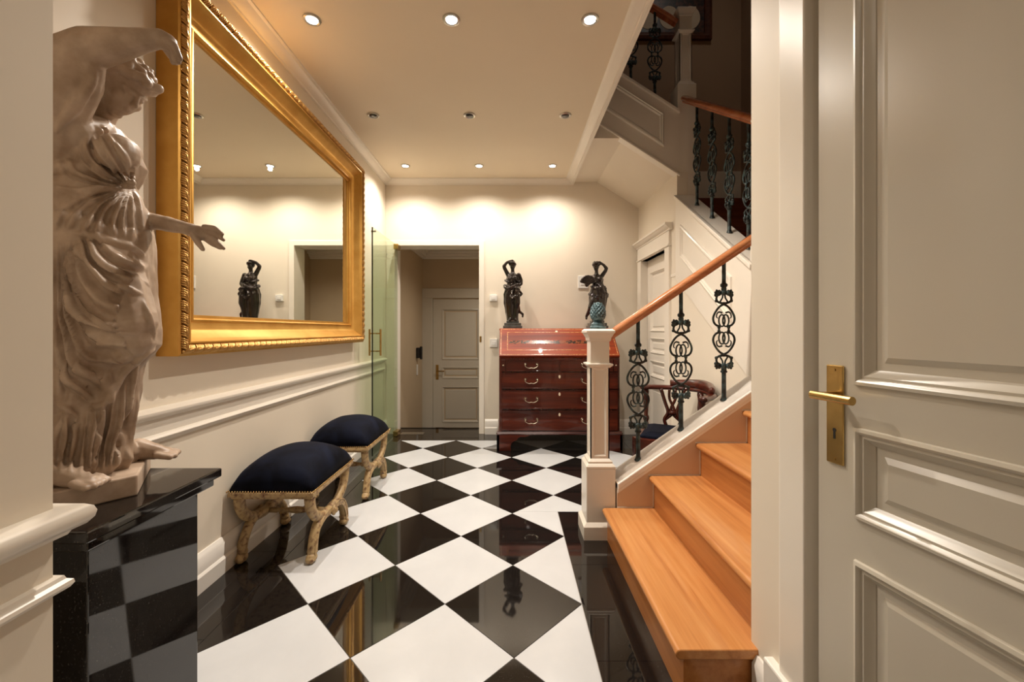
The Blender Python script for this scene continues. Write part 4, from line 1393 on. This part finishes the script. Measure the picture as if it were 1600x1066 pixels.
# added lamp, hidden by the end wall, that brightens the lobby
downlight(-0.1, 5.6, 2.42, True, 'added unseen fill downlight in the lobby ceiling', 62)
downlight(1.9, 3.2, ZT, True, 'added unseen fill downlight high above the stairs', 16)  # lamp added out of view to lift the upper stairwell
#FIGURES

# ================================================================== FIGURES
def head_parts(mb_, c, R, hgt, hair=1.0, bun=True, curls=True):
    """head facing local +x, up +z; c centre, R 3x3 rotation, hgt head height"""
    c = Vector(c)

    def E(p, r, rot=None):
        rr = r if isinstance(r, (tuple, list)) else (r, r, r)
        mb_.ell(c + R @ (Vector(p) * hgt), [q * hgt for q in rr], R if rot is None else R @ rot, 14, 10)

    def C(p, q, r0, r1):
        mb_.cap(c + R @ (Vector(p) * hgt), c + R @ (Vector(q) * hgt), r0 * hgt, r1 * hgt, 10)
    E((-0.04, 0, 0.12), (0.40, 0.33, 0.36))
    E((0.12, 0, -0.12), (0.27, 0.27, 0.37))
    E((0.10, 0, -0.26), (0.23, 0.23, 0.19))
    E((0.245, 0, -0.43), (0.10, 0.11, 0.075))
    C((0.375, 0, 0.08), (0.455, 0, -0.085), 0.038, 0.048)
    E((0.435, 0, -0.11), (0.05, 0.07, 0.035))
    for s in (-1, 1):
        C((0.345, 0.05 * s, 0.095), (0.27, 0.2 * s, 0.09), 0.045, 0.045)
        E((0.315, 0.12 * s, 0.015), (0.055, 0.07, 0.035))
        E((0.23, 0.17 * s, -0.12), (0.11, 0.10, 0.11))
        E((-0.03, 0.31 * s, -0.03), (0.06, 0.04, 0.10))
    E((0.355, 0, -0.235), (0.05, 0.095, 0.028))
    E((0.345, 0, -0.285), (0.05, 0.08, 0.030))
    # hair
    E((-0.11, 0, 0.17), (0.45 * hair, 0.385 * hair, 0.40 * hair))
    rnd = random.Random(3)
    for i in range(26):
        a = -1.9 + 3.8 * i / 25
        z = 0.26 + 0.10 * math.cos(a * 1.4)
        E((0.30 * math.cos(a) + 0.02, 0.36 * math.sin(a), z + rnd.uniform(-0.03, 0.03)), 0.07 + 0.025 * rnd.random())
    for i in range(34):
        a, b_ = rnd.uniform(-PI, PI), rnd.uniform(0.1, 1.1)
        p = Vector((-0.11 + 0.45 * math.cos(a) * math.cos(b_), 0.385 * math.sin(a) * math.cos(b_), 0.2 + 0.40 * math.sin(b_)))
        E(p, 0.055 + 0.03 * rnd.random())
    if bun:
        E((-0.52, 0, 0.08), (0.19, 0.17, 0.17))
    if curls:
        for k in range(7):
            E((0.33 + 0.05 * (k % 3), 0.20 * (k - 3) / 3, 0.37 + 0.04 * (k % 2)), 0.085)


def fingers(mb_, palm, dirs, r):
    for base, mid, tip in dirs:
        mb_.chain([(Vector(base), r), (Vector(mid), r * 0.92), (Vector(tip), r * 0.75)], 8)


def loft(mb_, rings, n=40, fold=None):
    """rings: (centre Vector, rx, ry); fold(k, theta)->radius factor"""
    vs, fs = [], []
    for i, (c, rx, ry) in enumerate(rings):
        for k in range(n):
            a = 2 * PI * k / n
            f = fold(i / (len(rings) - 1), a) if fold else 1.0
            vs.append(Vector(c) + Vector((rx * math.cos(a) * f, ry * math.sin(a) * f, 0)))
    m_ = len(rings)
    for i in range(m_ - 1):
        for k in range(n):
            k2 = (k + 1) % n
            fs.append((i * n + k, i * n + k2, (i + 1) * n + k2, (i + 1) * n + k))
    fs.append(tuple(range(n - 1, -1, -1)))
    fs.append(tuple((m_ - 1) * n + k for k in range(n)))
    return mb_.add(vs, fs)


def fuse(mb_, voxel, smooth_it=3, factor=0.5):
    """union of overlapping solids -> one continuous mesh (verts, faces)"""
    me = bpy.data.meshes.new('tmp_fuse')
    me.from_pydata([tuple(p) for p in mb_.v], [], mb_.f)
    bm = bmesh.new()
    bm.from_mesh(me)
    bmesh.ops.recalc_face_normals(bm, faces=bm.faces)
    bm.to_mesh(me)
    bm.free()
    o = bpy.data.objects.new('tmp_fuse', me)
    COL.objects.link(o)
    rm = o.modifiers.new('r', 'REMESH')
    rm.mode = 'VOXEL'
    rm.voxel_size = voxel
    if smooth_it:
        sm_ = o.modifiers.new('s', 'SMOOTH')
        sm_.factor = factor
        sm_.iterations = smooth_it
    dg = bpy.context.evaluated_depsgraph_get()
    ev = o.evaluated_get(dg)
    m2 = bpy.data.meshes.new_from_object(ev)
    vs = [v_.co.copy() for v_ in m2.vertices]
    fs = [tuple(p.vertices) for p in m2.polygons]
    ns = [v_.normal.copy() for v_ in m2.vertices]
    bpy.data.objects.remove(o)
    bpy.data.meshes.remove(me)
    bpy.data.meshes.remove(m2)
    return vs, fs, ns


# ---------------- large plaster statue
SB = ZP + 0.052
sta = thing('plaster_statue', (-1.14, 1.08, ZP), 'life-worn plaster statue of a draped woman with raised arm on black pedestal', 'statue')
bp = [(-0.957, 0.968), (-0.947, 1.058), (-1.02, 1.165), (-1.09, 1.262), (-1.25, 1.262), (-1.335, 1.15), (-1.335, 0.98), (-1.24, 0.885), (-1.08, 0.885)]
bp = [(-0.947, 1.058), (-1.09, 1.262), (-1.25, 1.262), (-1.335, 1.15), (-1.335, 0.98), (-1.24, 0.885), (-1.08, 0.885)]
bs_ = MB().prism([(x, y, ZP) for x, y in bp], (0, 0, SB - ZP)).build('plinth', 'plaster', sta, bevel=0.004)
D0 = 1.08


def S(px, py, d=D0):
    return W(px, py, d)


fg = MB()
# gown: bodice, overfold and skirt as one loft (centre px, half width px, half depth m) by picture row
rows = [(192, 150, 20, 0.035), (200, 143, 40, 0.060), (212, 138, 52, 0.085), (232, 138, 64, 0.098), (255, 142, 71, 0.104), (275, 140, 66, 0.096), (290, 137, 62, 0.088),
        (305, 138, 68, 0.095), (330, 140, 77, 0.108), (360, 141, 81, 0.114), (385, 142, 82, 0.114), (410, 142, 82, 0.114), (440, 143, 84, 0.117), (480, 143, 87, 0.118), (515, 143, 90, 0.118),
        (540, 142, 92, 0.115), (556, 138, 86, 0.110), (575, 130, 76, 0.104), (600, 122, 70, 0.100), (630, 114, 64, 0.096), (655, 108, 54, 0.085)]
rings = []
for py, c, hw, hd in rows:
    p = S(c, py)
    rings.append((p, hw / F * D0, hd))


def fold1(t, a):
    am = 0.010 if t < 0.3 else 0.022
    return 1 + am * math.sin(9 * a + 14 * t) + 0.5 * am * math.sin(17 * a - 9 * t)


loft(fg, rings, 72, fold1)
# underskirt down to the feet
rows2 = [(560, 145, 62, 0.090), (600, 140, 60, 0.088), (640, 132, 62, 0.090), (675, 126, 60, 0.092), (700, 128, 56, 0.095), (722, 132, 58, 0.10), (742, 128, 52, 0.10)]
rings2 = []
for py, c, hw, hd in rows2:
    p = S(c, py)
    p.z = max(p.z, SB - 0.004)
    rings2.append((p, hw / F * D0, hd))


def fold2(t, a):
    return 1 + 0.10 * math.sin(11 * a + 5 * t) + 0.04 * math.sin(19 * a - 3 * t)


loft(fg, rings2, 80, fold2)
# hanging drapery behind the front leg and over the far arm
fg.chain([(S(208, 560, 1.12), 0.022), (S(202, 610, 1.13), 0.028), (S(192, 650, 1.13), 0.024), (S(186, 690, 1.13), 0.020)])
fg.chain([(S(224, 340, 1.14), 0.020), (S(226, 380, 1.15), 0.017), (S(226, 420, 1.15), 0.012)])
fg.chain([(S(206, 575, 1.16), 0.02), (S(200, 625, 1.16), 0.025), (S(190, 668, 1.16), 0.015)])
# breasts, shoulders, collar
fg.ell(S(184, 240, 1.02), 0.045).ell(S(190, 240, 1.12), 0.045)
fg.chain([(S(118, 205, 1.0), 0.045), (S(150, 205, 1.05), 0.04), (S(152, 205, 1.13), 0.04)])
# bloused overfold above the belt and peplum below
for k in range(14):
    a = -PI / 2 - 1.3 + 2.6 * k / 13
    c = S(138, 282)
    fg.ell(c + Vector((math.cos(a) * 0.098, math.sin(a) * 0.085, 0.006 * math.sin(5 * a))), (0.022, 0.022, 0.018))
    c = S(140, 368)
    fg.ell(c + Vector((math.cos(a) * 0.126, math.sin(a) * 0.108, 0.012 * math.sin(4 * a))), (0.022, 0.022, 0.026))
# knot of the belt
fg.ell(S(201, 290, 1.05), (0.016, 0.014, 0.011)).ell(S(205, 286, 1.04), (0.011, 0.010, 0.009))
# forward thigh and knee pushing the skirt
fg.chain([(S(165, 420, 1.04), 0.075), (S(192, 500, 1.04), 0.070), (S(205, 532, 1.05), 0.052)])
# neck and head
th = math.radians(40)
RH = Matrix.Rotation(th, 3, 'Y') @ Matrix.Rotation(math.radians(-6), 3, 'Z')
hc = S(190, 137, 1.07)
fg.chain([(S(140, 206, 1.07), 0.036), (S(156, 185, 1.07), 0.031), (S(172, 152, 1.07), 0.032)])
head_parts(fg, hc, RH, 0.140)
# raised near arm
fg.chain([(S(84, 226, 0.99), 0.046), (S(92, 180, 0.97), 0.047), (S(108, 128, 0.95), 0.046), (S(112, 92, 0.945), 0.046)])
fg.chain([(S(112, 86, 0.945), 0.043), (S(140, 76, 0.945), 0.043), (S(180, 70, 0.95), 0.035), (S(222, 63, 0.955), 0.025), (S(250, 60, 0.96), 0.020), (S(262, 66, 0.96), 0.019)])
fg.chain([(S(142, 104, 0.95), 0.026), (S(132, 130, 0.96), 0.034), (S(108, 178, 0.975), 0.036), (S(86, 214, 0.985), 0.036)])
for k, (tx, ty) in enumerate(((281, 92), (279, 97), (275, 98), (270, 97))):
    dd = 0.95 + 0.011 * k
    fg.chain([(S(260, 64 + k * 2, dd), 0.010), (S(272 - k, 72 + 2 * k, dd), 0.0088), (S(tx, ty, dd), 0.0065)], 8)
fg.chain([(S(256, 68, 0.975), 0.011), (S(262, 80, 0.985), 0.009), (S(266, 88, 0.985), 0.007)], 8)
# far arm reaching out
fg.chain([(S(190, 312, 1.13), 0.034), (S(216, 338, 1.13), 0.029), (S(226, 344, 1.13), 0.024), (S(260, 350, 1.125), 0.021), (S(288, 356, 1.12), 0.0165), (S(300, 360, 1.12), 0.018)])
pc_ = S(310, 364, 1.12)
fg.ell(pc_, (0.030, 0.012, 0.020), Matrix.Rotation(math.radians(14), 3, 'Y'))
hand = [((320, 355), (336, 357), (347, 366), 1.110), ((322, 361), (338, 366), (349, 375), 1.116), ((322, 367), (336, 376), (349, 388), 1.121), ((319, 371), (332, 381), (345, 388), 1.127)]
for b0, m0, t0, dd in hand:
    fg.chain([(S(b0[0], b0[1], dd), 0.0085), (S(m0[0], m0[1], dd), 0.0078), (S(t0[0], t0[1], dd), 0.0055)], 8)
fg.chain([(S(303, 368, 1.112), 0.010), (S(310, 380, 1.105), 0.0085), (S(317, 390, 1.10), 0.0058)], 8)
# feet
zf = SB
for (x0, y0, x1, y1) in ((-1.075, 0.985, -0.985, 0.955), (-1.03, 1.185, -0.99, 1.20)):
    h0, t0 = Vector((x0 - 0.03, y0, zf + 0.030)), Vector((x1, y1, zf + 0.012))
    if y0 < 1.1:
        h0, t0 = Vector((-1.09, 0.985, zf + 0.032)), Vector((-0.985, 0.975, zf + 0.014))
    fg.chain([(h0, 0.030), (h0.lerp(t0, 0.55), 0.024), (t0, 0.015)])
    dr = (t0 - h0).normalized()
    sd_ = Vector((-dr.y, dr.x, 0)).normalized()
    for k in range(5):
        o_ = (k - 2) * 0.0125
        b_ = t0 + sd_ * o_ - dr * 0.012
        tip = t0 + sd_ * o_ * 1.1 + dr * (0.026 - 0.004 * abs(k - 1))
        tip.z = zf + 0.008
        fg.cap(b_, tip, 0.0105, 0.0085, 8)
vs, fs, ns = fuse(fg, 0.006, 2)
bvh = BVHTree.FromPolygons(vs, fs)
EYE = Vector((0, 0, H))
# fold ridges traced along the surface: polyline in picture coordinates, radius
folds = [
    ([(152, 200), (163, 222), (178, 250), (196, 284)], .007), ([(146, 202), (150, 225), (166, 258), (193, 288)], .007), ([(160, 200), (176, 222), (196, 250), (203, 280)], .008),
    ([(168, 203), (188, 225), (204, 252), (204, 280)], .006), ([(138, 208), (134, 230), (150, 262), (188, 290)], .008), ([(118, 236), (126, 256), (152, 276), (190, 291)], .007),
    ([(104, 250), (118, 272), (150, 286), (192, 292)], .007), ([(92, 262), (104, 286), (130, 300)], .008), ([(96, 238), (108, 246), (126, 240)], .008),
    ([(90, 292), (120, 300), (160, 298), (198, 293)], .008),
    ([(197, 296), (178, 312), (166, 340), (160, 366)], .007), ([(200, 297), (190, 320), (186, 345), (196, 368)], .007), ([(203, 296), (210, 318), (214, 345), (218, 366)], .006),
    ([(192, 294), (160, 308), (136, 332), (124, 356)], .007), ([(186, 294), (146, 304), (114, 326), (100, 346)], .006), ([(176, 350), (180, 376), (196, 384), (210, 372)], .006),
    ([(104, 362), (140, 366), (176, 378), (214, 392), (224, 404)], .009), ([(160, 350), (170, 366), (186, 388)], .006),
    ([(100, 368), (101, 430), (104, 480), (110, 530)], .007), ([(112, 366), (114, 410), (128, 452), (160, 486), (200, 500)], .008),
    ([(124, 364), (132, 400), (156, 432), (196, 452), (222, 462)], .009), ([(136, 364), (152, 396), (184, 420), (216, 430)], .009), ([(108, 420), (122, 470), (160, 512), (216, 522)], .009),
    ([(104, 460), (116, 506), (150, 540), (198, 548)], .008), ([(150, 366), (172, 390), (202, 406), (220, 424)], .008),
    ([(92, 380), (91, 440), (90, 500), (92, 560)], .006), ([(100, 520), (116, 556), (150, 580), (186, 584)], .008),
    ([(239, 545), (214, 562), (194, 576), (176, 604), (160, 632), (134, 640)], .010), ([(104, 560), (112, 590), (136, 612), (156, 630)], .008), ([(92, 570), (94, 610), (104, 640), (124, 650)], .008),
    ([(222, 470), (234, 500), (239, 530)], .006), ([(122, 560), (134, 586), (160, 600)], .006),
    ([(150, 640), (146, 680), (138, 712), (142, 736)], .009), ([(168, 625), (166, 660), (156, 700), (150, 738)], .008), ([(184, 600), (182, 640), (170, 690), (158, 730)], .008),
    ([(128, 656), (120, 690), (112, 724)], .009), ([(104, 656), (98, 690), (92, 720)], .008), ([(186, 640), (190, 664), (182, 700)], .007),
    ([(126, 130), (112, 160), (96, 190), (84, 212)], .007), ([(142, 112), (130, 146), (108, 180), (88, 206)], .007), ([(150, 108), (144, 130), (122, 168), (100, 196)], .006),
]
# keep the drawn single folds: straps, belt, overfold edge, hem and sleeve; the pleats come from fold fields below
folds = [f for i, f in enumerate(folds) if i in (0, 2, 4, 6, 9, 16, 27, 28, 29, 30, 31, 38, 39, 40) or f[1] >= 0.0085]
FIELDS = [  # key curves from one edge of the pleated cloth to the other, number of pleats, relief
    ([[(150, 372), (176, 398), (204, 412), (226, 420)], [(126, 374), (138, 416), (180, 452), (230, 470)], [(110, 378), (118, 450), (160, 502), (238, 522)], [(98, 380), (102, 480), (136, 556), (206, 562)], [(86, 384), (86, 500), (104, 592), (150, 634)]], 8.0, 0.020),
    ([[(178, 212), (196, 236), (208, 262), (206, 284)], [(150, 206), (160, 232), (180, 262), (199, 287)], [(124, 226), (136, 252), (164, 276), (196, 290)], [(90, 250), (106, 276), (146, 290), (192, 293)]], 7.0, 0.0075),
    ([[(207, 297), (216, 318), (221, 342), (223, 362)], [(201, 298), (192, 322), (186, 348), (188, 368)], [(195, 297), (164, 318), (146, 344), (138, 364)], [(186, 296), (136, 308), (100, 332), (88, 354)]], 7.0, 0.0095),
    ([[(206, 586), (202, 640), (188, 690), (180, 730)], [(150, 640), (148, 672), (142, 706), (140, 738)], [(90, 650), (88, 680), (86, 706), (84, 730)]], 8.0, 0.012),
]
from mathutils.kdtree import KDTree


def fold_fields():
    out_ = []
    for keys, npl, amp in FIELDS:
        pts_ = []
        nt_, ns_ = 90, 30
        for i in range(nt_ + 1):
            t = i / nt_ * (len(keys) - 1)
            j = min(int(t), len(keys) - 2)
            u = t - j
            u = u * u * (3 - 2 * u) * 0.4 + u * 0.6
            crv = [Vector((p[0] + (q[0] - p[0]) * u, p[1] + (q[1] - p[1]) * u, 0)) for p, q in zip(keys[j], keys[j + 1])]
            sm__ = bezier_loop(crv, 32, False)
            for m__, p in enumerate(sm__):
                pts_.append((p, i / nt_, m__ / (len(sm__) - 1)))
        kd = KDTree(len(pts_))
        for i, (p, t, u) in enumerate(pts_):
            kd.insert(p, i)
        kd.balance()
        out_.append((kd, pts_, npl, amp))
    return out_


FF = fold_fields()


def fold_relief(p):
    d = p.y
    px, py = CX + p.x / d * F, CY - (p.z - H) / d * F
    h = 0.0
    for kd, pts_, npl, amp in FF:
        co, i, dist = kd.find(Vector((px, py, 0)))
        if dist > 9:
            continue
        ws = t = u = 0.0
        for co, i, dn_ in kd.find_n(Vector((px, py, 0)), 16):
            wt_ = 1 / (dn_ + 1.2)
            ws += wt_
            t += wt_ * pts_[i][1]
            u += wt_ * pts_[i][2]
        t, u = t / ws, u / ws
        ph = npl * t + 0.22 * noise.noise(Vector((px * 0.02, py * 0.02, npl)))
        c = (0.5 + 0.5 * math.cos(2 * PI * ph)) ** 1.7
        var = 1.0 + 0.30 * noise.noise(Vector((math.floor(ph + 0.5) * 3.1, u * 2.0, npl)))
        fade = min(1, 4 * u + 0.05, 7 * (1 - u) + 0.15) * max(0, 1 - dist / 9)
        h += amp * var * fade * (c - 0.38)
    return h


rg = MB()
for line, r in folds:
    pts2 = bezier_loop([Vector((a, b_, 0)) for a, b_ in line], 7, False)
    path = []
    for p in pts2:
        d = (W(p.x, p.y, 1.0) - EYE).normalized()
        hit = bvh.ray_cast(EYE, d, 3.0)
        if hit[0] is not None:
            path.append(hit[0] + hit[1] * r * 0.5)
    seg = []
    segs = [seg]
    for q in path:
        if seg and (q - seg[-1]).length > 0.04:
            seg = []
            segs.append(seg)
        seg.append(q)
    for sg in segs:
        if len(sg) > 2:
            n_ = len(sg)
            tp = [min(1, 3.2 * min(i, n_ - 1 - i) / n_) for i in range(n_)]
            rg.tube([EYE + (q - EYE) * (1 + r * 0.9 * (1 - tp[i]) / (q - EYE).length) for i, q in enumerate(sg)], [r * (0.25 + 0.85 * tp[i]) for i in range(n_)], 8)
rg.add(fg.v, fg.f)
vs, fs, ns = fuse(rg, 0.0032, 2, 0.45)
# fine carving: gentle ripple on the cloth, none on skin
out_v = []
for p, n in zip(vs, ns):
    k = 0.0
    if p.z < 1.50 and p.x < -0.90:
        k = 0.0022 * noise.noise(Vector((p.x * 26, p.y * 26, p.z * 9))) + 0.0012 * noise.noise(Vector((p.x * 60, p.y * 60, p.z * 30)))
    if p.x < -0.93 and p.y > 0.9 and p.z < 1.62:
        k += fold_relief(p)
    out_v.append(p + n * k)
fo = MB().add(out_v, fs).build('figure', 'plaster', sta, smooth=True, fixn=False)


# ---------------- bronze statuettes on the bureau
def bronze_base(t, x, y, z):
    def sq(h_, z0, z1):
        MB().box(x - h_ * 1.12, x + h_ * 1.12, y - h_, y + h_, z0, z1).build('base_step', 'bronze_base', t, bevel=0.004)
    sq(0.088, z, z + 0.030)
    sq(0.078, z + 0.030, z + 0.058)
    sq(0.058, z + 0.058, z + 0.082)


DB = 4.36
ZTB = ZL1 + 0.0006


def B(px, py, dd=0.0):
    p = W(px, py, DB)
    p.y += dd
    return p


def skirt_rings(rows):
    return [(B(c, py, dd), hw / F * DB, hd) for py, c, hw, hd, dd in rows]


# left figure
sA = thing('bronze_statuette', (B(801, 513).x, DB, ZTB), 'dark bronze statuette of a woman with child, one arm over her head, left on bureau', 'statuette', 'bronze figures on the bureau')
bronze_base(sA, B(801, 513).x, DB, ZTB)
k = MB()
loft(k, skirt_rings([(446, 800, 8, .05, 0), (452, 800, 11, .065, 0), (460, 799, 12, .072, 0), (474, 799, 11.5, .07, 0), (488, 800, 10, .066, 0), (501, 801, 9, .062, 0)]), 48, lambda t, a: 1 + 0.07 * math.sin(9 * a + 6 * t))
loft(k, skirt_rings([(426, 801, 3, .02, 0), (430, 801, 9, .045, 0), (436, 801, 10, .055, 0), (443, 800, 8, .048, 0), (449, 800, 9, .055, 0)]), 36, lambda t, a: 1 + 0.04 * math.sin(11 * a + 9 * t))
k.ell(B(796.5, 436, -0.045), 0.026).ell(B(804.5, 436, -0.045), 0.026)
k.chain([(B(801, 428), .022), (B(801, 421), .019)])
head_parts(k, B(801, 416), Matrix.Rotation(math.radians(-95), 3, 'Z') @ Matrix.Rotation(math.radians(8), 3, 'Y'), 0.094)
k.chain([(B(794, 430), .024), (B(788, 418.5), .020), (B(787.5, 416), .019), (B(792, 410.5, -.01), .015), (B(799, 408, -.02), .013)])
k.ell(B(800, 408, -.02), (.02, .016, .013))
k.chain([(B(810.5, 430), .025), (B(814, 438), .021), (B(814, 444, -.02), .019), (B(809, 449, -.05), .015), (B(806, 450, -.06), .016)])
for q in range(10):     # belt of drapery
    a = -PI + PI * q / 9
    k.ell(B(800 + 11 * math.cos(a), 449 + 3 * math.sin(2.2 * a), 0.065 * math.sin(a)), 0.02)
    k.ell(B(800 + 10.5 * math.cos(a), 440 + 1.6 * math.cos(3 * a), 0.052 * math.sin(a)), 0.012)
# child clinging to her side
k.chain([(B(808, 464, -.07), .03), (B(808, 474, -.07), .033), (B(807, 482, -.06), .024), (B(806, 494, -.06), .016), (B(806, 500, -.07), .014)])
k.chain([(B(809, 480, -.05), .024), (B(811, 487, -.02), .017), (B(817, 491, 0), .012), (B(816.5, 495, 0), .010)])
head_parts(k, B(808, 456, -.075), Matrix.Rotation(math.radians(-120), 3, 'Z'), 0.075, bun=False)
k.chain([(B(812, 463, -.06), .014), (B(815, 460, -.05), .013), (B(809, 452, -.06), .012)])
k.chain([(B(804, 464, -.08), .014), (B(800, 468, -.09), .013), (B(797, 464, -.085), .012)])
for sx in (-1, 1):
    k.chain([(B(801 + 4 * sx, 499, -.04), .018), (B(801 + 4.5 * sx, 500.4, -.085), .013)])
v_, f_, n_ = fuse(k, 0.0055, 1)
MB().add(v_, f_).build('figure', 'bronze', sA, smooth=True, fixn=False)

# right figure
sB = thing('bronze_statuette', (B(933, 513).x, DB, ZTB), 'dark bronze statuette of a dancer holding up a shell behind the pineapple finial', 'statuette', 'bronze figures on the bureau')
bronze_base(sB, B(933, 513).x, DB, ZTB)
k = MB()
loft(k, skirt_rings([(444, 934, 8, .05, 0), (452, 935, 12, .066, 0), (462, 935, 14, .075, 0), (474, 934, 13, .072, 0), (486, 934, 11, .066, 0), (501, 934, 9, .06, 0)]), 48, lambda t, a: 1 + 0.07 * math.sin(8 * a - 7 * t))
loft(k, skirt_rings([(428, 932, 3, .02, 0), (432, 932, 9, .045, 0), (437, 933, 10, .055, 0), (443, 934, 8.5, .048, 0), (449, 935, 10, .056, 0)]), 36, lambda t, a: 1 + 0.04 * math.sin(11 * a + 9 * t))
k.ell(B(928, 437, -0.045), 0.026).ell(B(936, 437, -0.045), 0.026)
k.chain([(B(932, 430), .022), (B(932, 422), .018)])
head_parts(k, B(931.5, 417), Matrix.Rotation(math.radians(-100), 3, 'Z') @ Matrix.Rotation(math.radians(10), 3, 'Y'), 0.098)
k.chain([(B(940, 432), .024), (B(946, 423.5), .020), (B(947.5, 419.5), .019), (B(943, 414.5, -.01), .015), (B(937, 411, -.02), .013)])
k.ell(B(936, 410.5, -.02), (.018, .016, .013))
k.chain([(B(924, 434), .024), (B(919, 443, -.04), .020), (B(915, 447, -.06), .018), (B(912, 443, -.09), .015)])
# shell bowl held out
for q in range(9):
    a = PI * (0.12 + 0.76 * q / 8)
    k.cap(B(916, 445, -.10), B(916 - 11 * math.cos(a), 446 - 12 * math.sin(a), -.10), 0.012, 0.016, 8)
for q in range(10):
    a = -PI + PI * q / 9
    k.ell(B(935 + 13 * math.cos(a), 463 + 3 * math.sin(2.5 * a), 0.07 * math.sin(a)), 0.021)
    k.ell(B(935 + 11 * math.cos(a), 450 + 2 * math.cos(3 * a), 0.06 * math.sin(a)), 0.014)
k.chain([(B(926, 470, -.04), .04), (B(922, 481, -.05), .032), (B(920, 487, -.02), .024), (B(917, 494, .02), .015), (B(916.5, 498, .01), .012)])
k.chain([(B(936, 499, -.04), .018), (B(935, 500.6, -.09), .013)])
v_, f_, n_ = fuse(k, 0.0055, 1)
MB().add(v_, f_).build('figure', 'bronze', sB, smooth=True, fixn=False)
